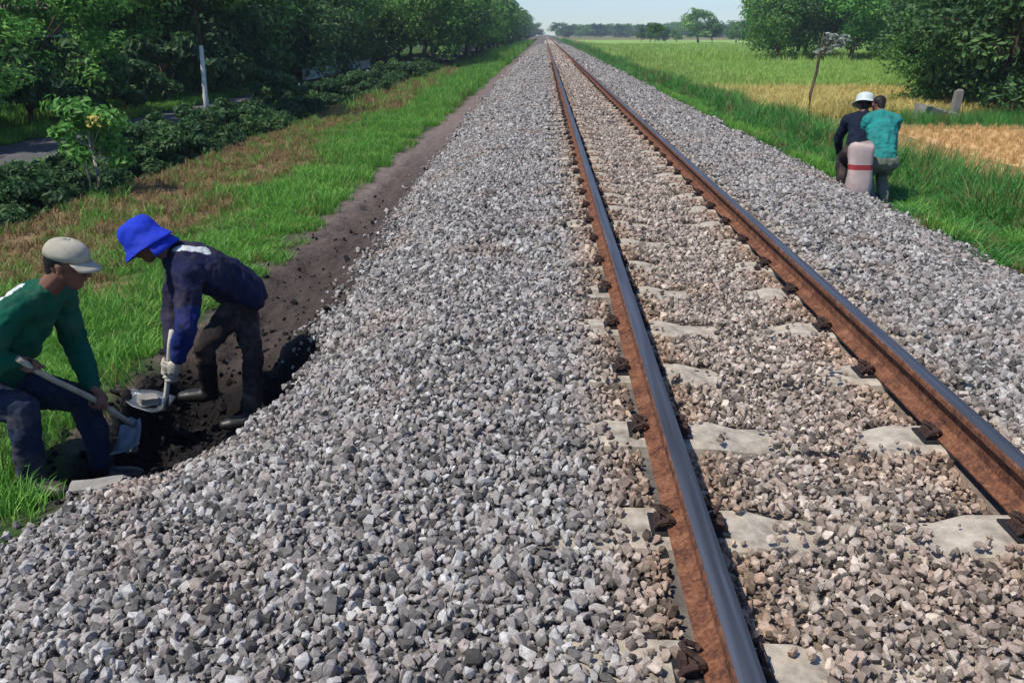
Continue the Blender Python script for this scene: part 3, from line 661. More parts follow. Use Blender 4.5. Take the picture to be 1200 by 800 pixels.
for i in range(5): tree('far%d' % (i % 3), 28 + i * 2.6, 262 + random.uniform(-6, 6), random.uniform(.5, .65), 'low dark tree in the far hedge line beyond the rice', group=gR3)
tree('slender', 15.8, 128, .75, 'thin dark sapling standing alone in the distant rice field', name='sapling', cat='sapling', rz=0)
# leaning sapling with pale leaves near the verge
t = empty('sapling', (8.07, 26.7, -.92)); tag(t, 'leaning bare-stemmed sapling with pale leaves behind the tall grass', 'sapling')
b = MB(); st = [(0, 0, -.05), (-.02, 0, .7), (.08, 0, 1.3), (.12, 0, 1.9), (.16, 0, 2.45)]; b.tube(st, [.055, .05, .045, .035, .02], 8)
cm, P = crown_mesh(91, 260, .10, .62, .36, 12, M['whiteleaf'], -.9, (.35, .6), 2.1)
cm.transform(Matrix.Translation((.42, 0, 0)))
for q in P[:9]: b.tube([st[3], Vector(q) + Vector((.42, 0, 0))], [.018, .007], 5)
b.build('stem', M['bark'], t, True); link('foliage', cm, t)
# far woodland on the horizon, one uncountable mass
CF = src_collection('far_crowns', [VAR['far%d' % i][1] for i in range(3)])
X = np.concatenate([np.linspace(-420, 900, 330), np.linspace(-420, 900, 300) + 3]); k = len(X)
Y = 520 + rng.normal(0, 14, k) + 12 * (np.arange(k) % 2) ; keep = (np.abs(X - 1) > 7)
X, Y = X[keep], Y[keep]; k = len(X); s = 1.05 + .7 * vnoise(X, Y, 22, 71) * rng.uniform(.6, 1.2, k)
scatter('far_woodland', np.stack([X, Y, -1.4 + 0 * X], -1), np.stack([0 * X, 0 * X, rng.random(k) * 6.28], -1), np.stack([s * 1.3, s * 1.3, s * .95], -1), rng.integers(0, 3, k), CF,
        'distant belt of dark trees along the horizon', 'woodland')

# ------------------------------------------------------------------ small built things
hs = tag(empty('house', (-18.5, 29.5, -.7), .25), 'pale grey house half hidden behind the left trees', 'house')
b = MB(); b.box((0, 0, 1.5), (7, 5, 3)); b.build('wall', M['plaster'], hs)
b = MB(); e = .5
b.add([(-3.5 - e, -2.5 - e, 2.9), (3.5 + e, -2.5 - e, 2.9), (3.5 + e, 2.5 + e, 2.9), (-3.5 - e, 2.5 + e, 2.9), (-3.2, 0, 4.4), (3.2, 0, 4.4)],
      [(0, 1, 5, 4), (2, 3, 4, 5), (1, 2, 5), (3, 0, 4), (3, 2, 1, 0)]); b.build('roof', M['rooft'], hs)
for xx in (-2.2, 2.2):
    b = MB(); b.box((xx, -2.52, 1.6), (1.1, .08, 1.1)); wdw = b.build('window', M['postw'], hs); b = MB(); b.box((xx, -2.57, 1.6), (.94, .03, .94)); b.build('pane', M['glass'], wdw)
b = MB(); b.box((0, -2.53, 1.05), (.95, .08, 2.1)); b.build('door', M['bark'], hs)
gP = 'white kilometre posts along the road'
for x, y, hgt in ((-8.62, 30.5, .55), (-8.65, 43, .5), (-8.62, 56, .55), (-7.05, 9.75, .48)):
    p = empty('roadside_post', (x, y, -.72 if x < -8 else -.85)); tag(p, 'short white post on the near edge of the road' if x < -8 else 'pale concrete marker post at the far left by the ditch', 'post', gP if x < -8 else None)
    b = MB(); b.box((0, 0, hgt / 2), (.15, .13, hgt), taper=.85); b.build('shaft', M['postw'] if x < -8 else M['plaster'], p)
    b = MB(); b.box((0, 0, hgt + .015), (.13, .115, .03), taper=.5); b.build('cap', M['plaster'], p)
for y0, y1, lb in ((43.5, 51, 'nearer low whitewashed wall on the far side of the road'), (54, 60, 'farther low whitewashed wall on the far side of the road')):
    wl = tag(empty('low_wall', (-11.95, (y0 + y1) / 2, -.72)), lb, 'wall')
    b = MB(); b.box((0, 0, .27), (.18, y1 - y0, .54)); b.build('wall_body', M['postw'], wl); b = MB(); b.box((0, 0, .57), (.24, y1 - y0 + .06, .06)); b.build('coping', M['plaster'], wl)
# ------------------------------------------------------------------ people: capsule skeletons fused by voxel remesh into one skin
def sph(bm_list, c, r, L=None):
    bm_list.append((Vector(c), r, L))
def chain(lst, pts, rad, lat=None):
    """pts joints, rad radius or (lateral, depth) at each joint; lat = lateral direction for oval sections"""
    pts = [Vector(p) for p in pts]
    for i in range(len(pts) - 1):
        a, b = pts[i], pts[i + 1]; ra, rb = rad[i], rad[i + 1]
        ra = ra if isinstance(ra, tuple) else (ra, ra); rb = rb if isinstance(rb, tuple) else (rb, rb)
        n = max(2, int((b - a).length / (min(ra[1], rb[1], ra[0], rb[0]) * .30)))
        t = (b - a).normalized(); l = (Vector(lat) - t * Vector(lat).dot(t)).normalized() if lat else None
        for k in range(n + 1):
            u = k / n; lst.append((a.lerp(b, u), (ra[0] + (rb[0] - ra[0]) * u, ra[1] + (rb[1] - ra[1]) * u), (l, t) if l is not None else None))
ICO = bmesh.new(); bmesh.ops.create_icosphere(ICO, subdivisions=2, radius=1)
ICV = np.array([v.co[:] for v in ICO.verts]); ICF = np.array([[v.index for v in f.verts] for f in ICO.faces]); ICO.free()
TEXC = bpy.data.textures.new('cloth_folds', 'CLOUDS'); TEXC.noise_scale = .075; TEXC.noise_depth = 3
def fuse(name, lst, vox, parent, mats, smooth=6, folds=0, paint=None):
    V = []; Fs = []
    for i, (c, r, ax) in enumerate(lst):
        r = r if isinstance(r, tuple) else (r, r)
        if ax and ax[0] is not None:
            l, t = ax; n = t.cross(l); Mx = np.array([[*(l * r[0])], [*(n * r[1])], [*(t * min(r))]])
            v = ICV @ Mx
        else: v = ICV * r[0]
        V.append(v + np.array(c[:])); Fs.append(ICF + i * len(ICV))
    me = np_mesh(name, np.concatenate(V), np.concatenate(Fs), True)
    o = bpy.data.objects.new(name, me); COL.objects.link(o)
    m = o.modifiers.new('r', 'REMESH'); m.mode = 'VOXEL'; m.voxel_size = vox; m.use_smooth_shade = True
    m = o.modifiers.new('s', 'SMOOTH'); m.factor = .6; m.iterations = smooth
    if folds:
        m = o.modifiers.new('d', 'DISPLACE'); m.texture = TEXC; m.strength = folds; m.mid_level = .5
    bpy.context.view_layer.update()
    dg = bpy.context.evaluated_depsgraph_get(); nm = bpy.data.meshes.new_from_object(o.evaluated_get(dg)); nm.name = name
    bpy.data.objects.remove(o); bpy.data.meshes.remove(me)
    nm.materials.clear()
    for x in mats: nm.materials.append(x)
    if paint is not None:
        k = len(nm.polygons); cs = np.empty(k * 3, np.float32); nm.polygons.foreach_get('center', cs); cs = cs.reshape(-1, 3)
        nm.polygons.foreach_set('material_index', paint(cs).astype(np.int32))
    nm.polygons.foreach_set('use_smooth', np.ones(len(nm.polygons), bool)); nm.update()
    no = bpy.data.objects.new(name, nm); COL.objects.link(no)
    base = parent
    while base.parent: base = base.parent
    nm.transform(Matrix.Translation(-base.location)); no.parent = parent
    return no
def unit(v): return Vector(v).normalized()
def seg_dist(c, a, b):
    a = np.array(a); b = np.array(b); ab = b - a; t = np.clip(((c - a) @ ab) / (ab @ ab), 0, 1); return np.linalg.norm(c - (a + t[:, None] * ab), axis=1)

def hand(lst, wrist, grip, axis, s=1.0):
    """palm from the wrist, four fingers curling round a rod through grip along axis, thumb opposing"""
    w = Vector(wrist); g = Vector(grip); ax = unit(axis); nrm = (w - g); nrm = unit(nrm - ax * nrm.dot(ax)); side = ax.cross(nrm)
    palm = g + nrm * .030 * s + side * .012 * s
    chain(lst, [w, palm + nrm * .012, palm], [(.024, .024), (.040 * s, .016), (.040 * s, .014)], lat=ax)
    for i, (ln, r) in enumerate(((.92, .0092), (1.0, .0095), (.95, .009), (.8, .0078))):
        o = ax * (i - 1.5) * .0205 * s; pts = []
        for th in (75, 120, 165, 210, 255 * ln):
            t = R(th - 60); pts.append(g + o + (nrm * math.cos(t) + side * math.sin(t)) * (.026 * s + (.004 if i == 1 else 0)))
        chain(lst, pts, [r * s, r * s, r * .95 * s, r * .9 * s, r * .8 * s])
    tp = [palm - ax * .030 * s - side * .008, g + nrm * .020 - ax * .042 * s - side * .022, g - ax * .030 * s - side * .030 - nrm * .006, g - ax * .016 * s - side * .022 - nrm * .020]
    chain(lst, tp, [.013 * s, .0115 * s, .0105 * s, .009 * s])

def person(loc, J, O):
    """J joints in world space, O options. body is one continuous surface; clothing, hat, boots are children"""
    root = empty('person', loc); tag(root, O['label'], 'person')
    V = {k: Vector(v) for k, v in J.items()}
    lat = unit(V['shL'] - V['shR']); fwd = unit(O['face']); up = unit(V['head'] - V['neck'])
    hup = unit(Vector(O.get('hup', up))); fwd = unit(fwd - hup * fwd.dot(hup)); hl = hup.cross(fwd)
    B = []; h = V['head']
    # skull, face, jaw
    chain(B, [h + hup * .030 - fwd * .018, h + hup * .020 + fwd * .012], [(.076, .086), (.074, .082)], lat=hl)
    chain(B, [h - hup * .02 + fwd * .02, h - hup * .078 + fwd * .048], [(.064, .062), (.034, .036)], lat=hl)
    chain(B, [h - hup * .078 + fwd * .055, h - hup * .082 + fwd * .06], [.026, .022])
    chain(B, [h + fwd * .088 + hup * .012, h + fwd * .104 - hup * .022], [.008, .0135]); sph(B, h + fwd * .094 - hup * .026 + hl * .011, .009); sph(B, h + fwd * .094 - hup * .026 - hl * .011, .009)
    chain(B, [h + fwd * .085 - hup * .047 + hl * .018, h + fwd * .091 - hup * .047, h + fwd * .085 - hup * .047 - hl * .018], [.006, .008, .006])
    chain(B, [h + fwd * .082 + hup * .032 + hl * .036, h + fwd * .090 + hup * .030, h + fwd * .082 + hup * .032 - hl * .036], [.008, .009, .008])
    for s in (-1, 1): chain(B, [h + hl * s * .079 + hup * .014 - fwd * .006, h + hl * s * .078 - hup * .024 - fwd * .002], [(.010, .018), (.007, .012)], lat=hl)
    chain(B, [h - hup * .05 - fwd * .02, V['neck'], V['neck'].lerp(V['chest'], .3)], [.052, .056, .06])
    chest, wst, pel = V['chest'], V['waist'], V['pel']
    chain(B, [V['neck'].lerp(chest, .3), chest, wst, pel], [(.12, .07), (.145, .09), (.13, .085), (.145, .095)], lat=lat)
    for s in 'LR':
        chain(B, [V['neck'].lerp(chest, .3), V['sh' + s], V['el' + s], V['wr' + s]], [.06, .048, .036, .024])
        hip = pel + lat * (.085 if s == 'L' else -.085)
        chain(B, [hip, V['kn' + s], V['kn' + s].lerp(V['an' + s], .3), V['an' + s]], [.08, .052, .050, .034])
        toe = V['an' + s] + O['foot' + s] * .75
        chain(B, [V['an' + s], V['an' + s] - Vector((0, 0, .045)) + O['foot' + s] * .2, toe - Vector((0, 0, .045))], [.034, .034, .024])
        if not O.get('gloves'): hand(B, V['wr' + s], V['gr' + s], O['ax' + s])
    fine = O.get('vox', .0052)
    fuse('body', B, fine, root, [M['skin']], 3)
    if O.get('gloves'):
        for s in 'LR':
            G = []; hand(G, V['wr' + s], V['gr' + s], O['ax' + s], 1.12); fuse('glove', G, fine, root, [M['glove']], 2)
    # eyes
    if O.get('eyes'):
        for s in (-1, 1):
            E_ = []; sph(E_, h + fwd * .081 + hup * .014 + hl * s * .031, .0105); fuse('eye', E_, .003, root, [M['boot']], 1)
    # shirt
    S = []; T = O.get('shirt_t', 1.0)
    chain(S, [V['neck'].lerp(h, .10), V['neck']], [.066, .072])
    chain(S, [V['neck'].lerp(chest, .25), chest, wst, wst.lerp(pel, .75)], [(.155 * T, .095 * T), (.185 * T, .125 * T), (.165 * T, .12 * T), (.178 * T, .125 * T)], lat=lat)
    for s in 'LR':
        end = V['el' + s].lerp(V['wr' + s], O.get('sleeve', .9))
        chain(S, [V['neck'].lerp(V['sh' + s], .3), V['sh' + s], V['sh' + s].lerp(V['el' + s], .5), V['el' + s], V['el' + s].lerp(end, .5), end], [.075, .074 * T, .066 * T, .056 * T, .054 * T, .042 * T])
    fuse('shirt', S, max(.008, fine), root, O['shirt_m'], 3, .036, O.get('shirt_p'))
    # trousers
    P_ = []
    chain(P_, [wst.lerp(pel, .7), pel], [(.165, .115), (.178, .13)], lat=lat)
    for s in 'LR':
        hip = pel + lat * (.085 if s == 'L' else -.085); kn, an = V['kn' + s], V['an' + s]
        chain(P_, [pel + lat * (.05 if s == 'L' else -.05), hip, hip.lerp(kn, .5), kn, kn.lerp(an, .35), kn.lerp(an, .9)], [.115, .112 * O.get('slim', 1), .095 * O.get('slim', 1), .073 * O.get('slim', 1), .074 * O.get('slim', 1), .062 * O.get('slim', 1)])
    fuse('trousers', P_, max(.008, fine), root, [O['trouser_m']], 3, .036)
    for s in 'LR':
        Bt = []; an = V['an' + s]; ft = O['foot' + s]
        chain(Bt, [V['kn' + s].lerp(an, .72), an, an - Vector((0, 0, .03))], [.060, .052, .054]); a2 = an - Vector((0, 0, .050))
        chain(Bt, [a2 - ft * .12, a2 + ft * .3, a2 + ft * .75, a2 + ft], [(.042, .038), (.050, .048), (.052, .044), (.040, .032)], lat=Vector((0, 0, 1)).cross(ft))
        fuse('boot', Bt, .008, root, [M['boot']], 3)
    Hh = []
    chain(Hh, [h + hup * .040 - fwd * .030, h + hup * .030 - fwd * .018], [(.080, .077), (.079, .077)], lat=hl); chain(Hh, [h - fwd * .055 + hup * .01, h - fwd * .052 - hup * .045], [.052, .040])
    fuse('hair', Hh, .007, root, [M['hair']], 2)
    return root, h, hup, fwd, hl

def cap(root, h, up, fwd, hl):
    b = MB(); seg, rg = 24, 7; vs = []; fs = []; o = root.location
    for j in range(rg + 1):
        a = math.pi / 2 * j / rg; rr = math.cos(a)
        for i in range(seg):
            t = 2 * math.pi * i / seg; fr = .098 * math.cos(t); sd_ = .086 * math.sin(t)
            vs.append(h - o + up * (.040 + .080 * math.sin(a) ** .8) + fwd * (fr * max(rr, .02) ** .75 - .008) + hl * sd_ * max(rr, .02) ** .75)
    fs = [(j * seg + i, j * seg + (i + 1) % seg, (j + 1) * seg + (i + 1) % seg, (j + 1) * seg + i) for j in range(rg) for i in range(seg)]
    b.add(vs, fs); c = b.build('cap', M['cream'], root, True); m = c.modifiers.new('t', 'SOLIDIFY'); m.thickness = .005; m.offset = 1
    b = MB(); vs = []; nn = 13
    for k, ext in enumerate((0, .35, .7, 1)):
        for i in range(nn):
            t = R(-62 + 124 * i / (nn - 1)); e = ext * .068 * math.cos(t * .9) ** .6
            vs.append(h - o + up * (.043 - .028 * ext - .014 * math.sin(t) ** 2) + fwd * (.092 * math.cos(t) - .006 + e) + hl * (.086 * math.sin(t)))
    b.add(vs, [(k * nn + i, k * nn + i + 1, (k + 1) * nn + i + 1, (k + 1) * nn + i) for k in range(3) for i in range(nn - 1)])
    v = b.build('visor', M['cream'], c, True); m = v.modifiers.new('t', 'SOLIDIFY'); m.thickness = .006
    b = MB(); b.box(h - o + up * .121 - fwd * .008, (.014, .014, .012)); b.build('button', M['cream'], c)
def bucket_hat(root, h, up, fwd, hl, material, crown=.105, brim=.075, drop=.05, name='hat', tall=.115, back=0, z0=.03, folds=.006):
    o = root.location; seg = 28; vs = []
    prof = [(crown + brim, z0 - drop), (crown + brim * .5, z0 - drop * .4), (crown + .004, z0), (crown, z0 + .02), (crown * .96, z0 + tall * .55), (crown * .84, z0 + tall * .85), (crown * .5, z0 + tall), (.004, z0 + tall * 1.03)]
    for j, (r, z) in enumerate(prof):
        for i in range(seg):
            t = 2 * math.pi * i / seg; wob = 1 + .05 * math.sin(3 * t + j) * (j < 2) + .02 * math.sin(5 * t)
            ex = back * max(0, -math.cos(t)) if j < 2 else 0
            vs.append(h - o + up * (z - ex * (.8 if j == 0 else .3)) + fwd * r * wob * math.cos(t) * 1.06 + hl * r * .95 * wob * math.sin(t))
    b = MB(); b.add(vs, [(j * seg + i, j * seg + (i + 1) % seg, (j + 1) * seg + (i + 1) % seg, (j + 1) * seg + i) for j in range(len(prof) - 1) for i in range(seg)])
    c = b.build(name, material, root, True); m = c.modifiers.new('t', 'SOLIDIFY'); m.thickness = .006; m = c.modifiers.new('u', 'SUBSURF'); m.levels = m.render_levels = 2; m = c.modifiers.new('d', 'DISPLACE'); m.texture = TEXC; m.strength = folds; m.mid_level = .5
    return c

# --- man in green shirt, crouching at the near end of the hole
O = dict(label='crouching man in green shirt and cream cap gripping a hoe', face=(.93, .10, -.32), hup=(.28, .02, .96), axL=(.16, .45, -.5), axR=(.16, .45, -.5),
         footL=Vector((.17, .03, 0)), footR=Vector((.16, -.04, 0)), shirt_t=1.10, shirt_m=[M['green_shirt'], M['white_print']], trouser_m=M['navy_trouser'], eyes=1, vox=.005)
H0 = Vector((-2.37, 3.50, .085)); H1 = Vector((-2.17, 3.99, -.46)); hd = unit(H1 - H0)
gR_, gL_ = H0 + hd * .07, H0 + hd * .50
O['axR'] = hd; O['axL'] = hd
O['shirt_p'] = lambda c: (np.abs((c[:, 0] + 2.455) - .55 * (c[:, 2] - .36)) < .026) & (c[:, 2] > .24) & (c[:, 1] < 3.70  )
J = dict(head=(-2.22, 3.74, .475), neck=(-2.36, 3.74, .34), chest=(-2.52, 3.73, .17), waist=(-2.64, 3.71, -.01), pel=(-2.75, 3.69, -.14),
         shR=(-2.42, 3.53, .29), elR=(-2.56, 3.43, .06), wrR=gR_ + Vector((-.055, -.035, .05)), grR=gR_, shL=(-2.40, 3.93, .27), elL=(-2.40, 4.00, -.05), wrL=gL_ + Vector((-.02, .01, .085)), grL=gL_,
         knR=(-2.42, 3.50, -.15), anR=(-2.46, 3.52, -.53), knL=(-2.35, 3.88, -.27), anL=(-2.30, 3.86, -.66))
root, h, hup, fwd, hl = person((-2.55, 3.65, -.58), J, O); cap(root, h, hup, fwd, hl)
hoe = tag(empty('hoe', (-2.17, 3.99, -.46)), 'wooden-handled hoe held by the man in green', 'hoe')
def handle(name, a, b_, r, m, parent):
    b = MB(); o = parent.location; a = Vector(a) - o; b_ = Vector(b_) - o; n = 7; k = unit(b_ - a).cross(Vector((1, 0, 0)))
    b.tube([a.lerp(b_, i / n) + k * .008 * math.sin(i * 1.1) for i in range(n + 1)], [r * (1 + .06 * math.sin(i * 2)) for i in range(n + 1)], 10); return b.build(name, m, parent, True)
handle('handle', H0 - hd * .03, H1, .0145, M['wood'], hoe)
def hoe_blade(parent, tip, hdir, side, w, l, material):
    """flat plate with a slight curve and a socket"""
    o = parent.location; tip = Vector(tip) - o; hdir = unit(hdir); side = unit(side - hdir * Vector(side).dot(hdir)) ; dwn = hdir.cross(side)
    b = MB(); vs = []; nu, nv = 5, 6
    for i in range(nv):
        for j in range(nu):
            u = (j / (nu - 1) - .5); v = i / (nv - 1); ww = w * (.72 + .28 * v); vs.append(tip + side * u * ww + dwn * v * l + hdir * (-.05 * v * v - .02 * (2 * u) ** 2))
    b.add(vs, [(i * nu + j, i * nu + j + 1, (i + 1) * nu + j + 1, (i + 1) * nu + j) for i in range(nv - 1) for j in range(nu - 1)])
    p = b.build('blade', material, parent, True); m = p.modifiers.new('t', 'SOLIDIFY'); m.thickness = .005
    b = MB(); b.tube([tip - hdir * .03, tip + hdir * .03], .024, 10); b.build('socket', material, parent, True)
hoe_blade(hoe, H1, hd, Vector((1, .1, .3)), .17, .19, M['blade'])

# --- man in blue, bending over the hole from beyond
B0 = Vector((-2.12, 4.47, -.14)); B1 = Vector((-2.27, 4.56, -.64)); bd = unit(B1 - B0)
gN_, gF_ = B0 + bd * .20, B0 + bd * .28
O = dict(label='man in navy clothes and bright blue hat bending over the hole', face=(-.75, -.10, -.62), hup=(-.60, -.04, .80), axL=bd, axR=(0.05, -.4, -.9), gloves=1, shirt_t=1.15, slim=.86,
         footL=Vector((-.17, -.03, 0)), footR=Vector((-.16, -.06, 0)), shirt_m=[M['navy_shirt'], M['white_print'], M['blue_sleeve']], trouser_m=M['black_trouser'], vox=.0055)
def paintb(c):
    k = (seg_dist(c, (-2.10, 4.55, .385), (-1.93, 4.66, .335)) < .042).astype(int)
    k[seg_dist(c, (-1.985, 4.42, .0), (-2.07, 4.44, -.22)) < .095 + .012 * np.sin(c[:, 2] * 60)] = 2
    return k
O['shirt_p'] = paintb
J = dict(head=(-2.25, 4.60, .385), neck=(-2.10, 4.63, .28), chest=(-2.01, 4.72, .20), waist=(-1.92, 4.86, .09), pel=(-1.86, 4.98, -.02),
         shL=(-1.98, 4.50, .22), elL=(-1.99, 4.40, -.05), wrL=(-2.085, 4.44, -.275), grL=gN_ + Vector((.0, -.012, -.0)), shR=(-2.16, 4.82, .20), elR=(-2.24, 4.78, -.08), wrR=gF_ + Vector((.02, .075, .045)), grR=gF_,
         knL=(-2.00, 4.62, -.26), anL=(-2.08, 4.80, -.60), knR=(-1.73, 4.66, -.32), anR=(-1.75, 4.60, -.68))
root, h, hup, fwd, hl = person((-1.92, 4.8, -.68), J, O)
hat = bucket_hat(root, h, hup, fwd, hl, M['blue_hat'], crown=.108, brim=.040, drop=.045, tall=.125, back=.03, z0=.015, folds=.024)
b = MB(); o = root.location; vs = []; nn = 15
for k in range(5):
    for i in range(nn):
        t = R(105 + 150 * i / (nn - 1)); rr = .100 + .012 * k; vs.append(h - o + hup * (.02 - .032 * k) + fwd * rr * math.cos(t) + hl * rr * .95 * math.sin(t) * (1 + .03 * math.sin(i * 1.7 + k)))
b.add(vs, [(k * nn + i, k * nn + i + 1, (k + 1) * nn + i + 1, (k + 1) * nn + i) for k in range(4) for i in range(nn - 1)])
nf_ = b.build('neck_flap', M['blue_hat'], hat, True); m = nf_.modifiers.new('t', 'SOLIDIFY'); m.thickness = .004
shv = tag(empty('shovel', tuple(B1)), 'pale-handled shovel gripped by the man in the blue hat', 'shovel')
handle('handle', B0 - bd * .04, B1, .0155, M['white_handle'], shv)
b = MB(); vs = []; sdv = unit(Vector((.35, .9, .1))); dn = unit(Vector((-.85, .2, .10)))
for i in range(7):
    v = i / 6
    for j in range(7):
        u = j / 6 - .5; ww = .20 * (1 - .55 * max(0, v - .55) / .45); vs.append(dn * v * .26 + sdv * u * ww + Vector((0, 0, .03 * (2 * u) ** 2 + .02 * v)))
b.add(vs, [(i * 7 + j, i * 7 + j + 1, (i + 1) * 7 + j + 1, (i + 1) * 7 + j) for i in range(6) for j in range(6)])
bl = b.build('blade', M['blade'], shv, True); m = bl.modifiers.new('t', 'SOLIDIFY'); m.thickness = .004
b = MB(); b.tube([-bd * .10, (0, 0, .0), dn * .05], [.020, .022, .016], 9); b.build('socket', M['blade'], shv, True)

# --- two workers on the far side of the track
O = dict(label='worker in dark jacket and white hat bending behind the sack', face=(.25, .85, -.5), hup=(.1, .35, .93), axL=(0, .3, 1), axR=(0, .3, 1), gloves=1,
         footL=Vector((-.10, .10, 0)), footR=Vector((.04, .17, 0)), shirt_m=[M['dark_shirt']], trouser_m=M['black_trouser'], vox=.009)
J = dict(head=(3.99, 10.98, .655), neck=(3.97, 10.90, .53), chest=(3.95, 10.83, .40), waist=(3.92, 10.75, .24), pel=(3.90, 10.70, .12),
         shL=(3.79, 10.92, .48), shR=(4.12, 10.92, .48), elL=(3.75, 11.08, .22), elR=(4.12, 11.12, .22), wrL=(3.84, 11.18, .02), wrR=(4.04, 11.2, .02), grL=(3.86, 11.21, -.04), grR=(4.03, 11.23, -.04),
         knL=(3.80, 10.98, -.01), knR=(4.00, 11.0, -.02), anL=(3.74, 10.72, -.27), anR=(3.99, 10.78, -.33))
root, h, hup, fwd, hl = person((3.92, 10.8, -.36), J, O); bucket_hat(root, h, hup, fwd, hl, M['white_hat'], crown=.115, brim=.05, drop=.02, tall=.12, name='hat')
O = dict(label='worker in teal shirt bending beside the white hatted worker', face=(-.15, .85, -.5), hup=(0, .45, .9), axL=(0, .3, 1), axR=(0, .3, 1), gloves=1, shirt_t=1.05,
         footL=Vector((-.03, .17, 0)), footR=Vector((.05, .17, 0)), shirt_m=[M['teal_shirt'], M['hem']], trouser_m=M['olive'], vox=.009)
O['shirt_p'] = lambda c: c[:, 2] < .045 + .015 * np.sin(c[:, 0] * 30)
J = dict(head=(4.11, 10.84, .66), neck=(4.12, 10.74, .56), chest=(4.12, 10.66, .40), waist=(4.13, 10.55, .17), pel=(4.13, 10.50, .03),
         shL=(3.96, 10.70, .50), shR=(4.29, 10.70, .50), elL=(3.92, 10.86, .24), elR=(4.34, 10.86, .24), wrL=(3.98, 10.98, .02), wrR=(4.24, 10.98, .02), grL=(4.0, 11.01, -.04), grR=(4.22, 11.01, -.04),
         knL=(4.04, 10.72, -.16), knR=(4.22, 10.72, -.16), anL=(4.03, 10.46, -.42), anR=(4.20, 10.46, -.45))
person((4.21, 10.53, -.5), J, O)
# shared tool they bend over
cb = tag(empty('crowbar', (4.0, 11.37, -.5)), 'steel bar held upright between the two bending workers', 'crowbar')
b = MB(); b.tube([(-.12, -.14, .30), (-.12, -.12, .42)], .012, 8); b.tube([(-.12, -.14, .45), (0, 0, -.02)], .012, 8); b.build('shaft', M['blade'], cb); b = MB(); b.tube([(-.14, -.14, .45), (-.06, -.14, .47)], .013, 8); b.build('handle', M['blade'], cb)
# sack with a red band
sk = tag(empty('sack', (3.80, 10.28, -.34)), 'pale sack with a red band standing against the workers legs', 'sack')
seg = 20; vs = []; rows = []
zz = [0, .03, .12, .22, .30, .36, .46, .52, .56, .60]
for z in zz:
    k = 1.06 + .05 * math.sin(z * 14) - (.18 * sstep(.55, .60, z) if z > .5 else 0); k *= (.9 if z == 0 else 1)
    for i in range(seg):
        t = 2 * math.pi * i / seg; kk = float(k) * (1 + .06 * math.sin(3 * t + z * 12) + .03 * math.sin(7 * t + z * 30)); ct, st_ = math.cos(t), math.sin(t); vs.append((.132 * kk * math.copysign(abs(ct) ** .6, ct) - .03 * z, .095 * kk * math.copysign(abs(st_) ** .7, st_) + .04 * z, z * 1.02 + .02 * (z > .5) * math.sin(2 * t)))
nr = len(zz)
b = MB(); b.add(vs, [(j * seg + i, j * seg + (i + 1) % seg, (j + 1) * seg + (i + 1) % seg, (j + 1) * seg + i) for j in range(nr - 1) for i in range(seg)] + [tuple(range(seg))[::-1], tuple((nr - 1) * seg + i for i in range(seg))])
for q in range(4 * seg, 5 * seg): b.m[q] = 1
b.build('bag', [M['sack'], M['red']], sk, True)

# ------------------------------------------------------------------ loose things round the hole
def slab_thing(name, loc, sz, rz, label, cat, material, tilt=(0, 0), seed=0):
    r = random.Random(seed); bm = bmesh.new(); bmesh.ops.create_cube(bm, size=1)
    bmesh.ops.subdivide_edges(bm, edges=bm.edges, cuts=2, use_grid_fill=True)
    for v in bm.verts: v.co += Vector((r.uniform(-.08, .08), r.uniform(-.08, .08), r.uniform(-.06, .06))); v.co = Vector((v.co.x * sz[0], v.co.y * sz[1], v.co.z * sz[2]))
    me = bpy.data.meshes.new(name); bm.to_mesh(me); bm.free(); o = link(name, me, mat=material); o.location = loc; o.rotation_euler = (tilt[0], tilt[1], rz)
    return tag(o, label, cat)
slab_thing('stone_slab', (-1.97, 3.24, float(gz(-1.97, 3.24)) + .025), (.23, .08, .035), .15, 'flat pale stone slab lying at the near edge of the hole', 'stone', M['slab'], (.1, -.08), 3)
slab_thing('rock', (-2.37, 4.57, -.588), (.10, .08, .05), .6, 'pale rock lying on the shovel blade', 'rock', M['slab'], (.05, .1), 5)
slab_thing('rock', (-2.36, 4.25, float(gz(-2.36, 4.25)) + .02), (.09, .07, .05), 1.6, 'smaller pale rock on the dug earth between the two digging tools', 'rock', M['slab'], (.2, .4), 6)
p = empty('boundary_post', (12.05, 25.9, -.92)); tag(p, 'stubby weathered concrete post under the trees beyond the stubble field', 'post')
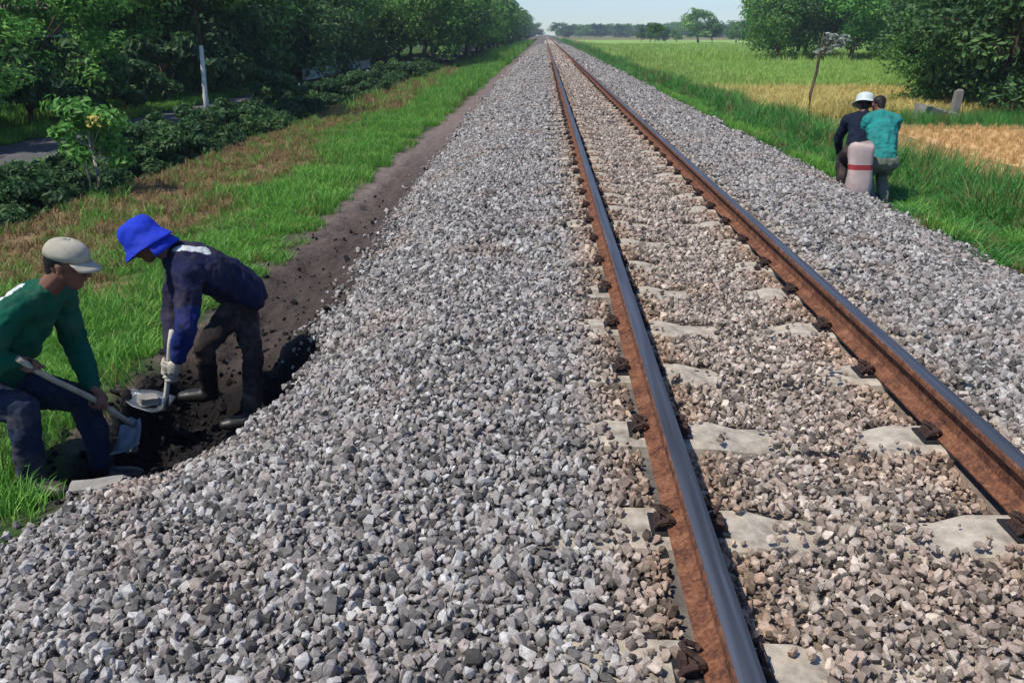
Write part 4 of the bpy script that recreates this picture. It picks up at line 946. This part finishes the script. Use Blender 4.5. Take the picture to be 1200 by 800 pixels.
b = MB(); b.box((0, 0, .42), (.22, .24, .84), taper=.85, rot=Matrix.Rotation(.06, 3, 'Y')); b.build('shaft', M['plaster'], p); b = MB(); b.box((.04, 0, .86), (.16, .17, .05), taper=.6); b.build('cap', M['plaster'], p)
slab_thing('rock', (11.15, 25.7, -.72), (.65, .5, .45), .3, 'larger pale rock left of the weathered post under the right trees', 'rock', M['plaster'], (.1, .2), 8)
slab_thing('rock', (11.72, 25.5, -.78), (.35, .35, .28), 1.1, 'smaller pale rock at the foot of the weathered post', 'rock', M['plaster'], (.2, -.1), 9)
# clods of dug earth
def clod_mesh(i):
    me = stone_mesh(200 + i); me.materials.clear(); me.materials.append(M['clod']); return me
M['clod'] = mat('wet_clod', (.018, .015, .016), .85, .25, noise=(20, .5), bump=(60, .6, .01))
CL = src_collection('clod_shapes', [clod_mesh(i) for i in range(5)])
k = 9000; X = rng.uniform(-2.65, -1.35, k); Y = 3.1 + rng.random(k) ** 1.5 * 8; ho, sh = pit(X, Y); ok = (rng.random(k) < np.clip(ho * .9 + sh * .05 + .10 * (Y < 5.8) + .03 * (Y < 9) + 1.3 * np.exp(-((X + 1.50) / .13) ** 2 - ((Y - 4.65) / .45) ** 2), 0, 1)) & (X < toeL(Y) + .16)
X, Y = X[ok], Y[ok]; k = len(X); s = .026 * np.exp(rng.normal(0, .45, k))
scatter('soil_clods', np.stack([X, Y, gz(X, Y) + s * .2], -1), rng.random((k, 3)) * 6.28, np.repeat(s[:, None], 3, 1), rng.integers(0, 5, k), CL, 'dark wet clods of dug earth in and around the hole', 'soil')

# ------------------------------------------------------------------ the air
HZ = bpy.data.materials.new('haze'); HZ.use_nodes = True; t_ = HZ.node_tree; t_.nodes.remove(t_.nodes['Principled BSDF'])
pv = t_.nodes.new('ShaderNodeVolumePrincipled'); pv.inputs['Color'].default_value = (.72, .86, 1, 1); pv.inputs['Density'].default_value = .0005; pv.inputs['Anisotropy'].default_value = 0
t_.links.new(pv.outputs[0], t_.nodes['Material Output'].inputs['Volume'])
b = MB(); b.box((0, 425, 9), (1900, 1050, 34)); tag(b.build('haze', HZ), 'pale blue haze over the far fields and trees', 'haze', kind='stuff')
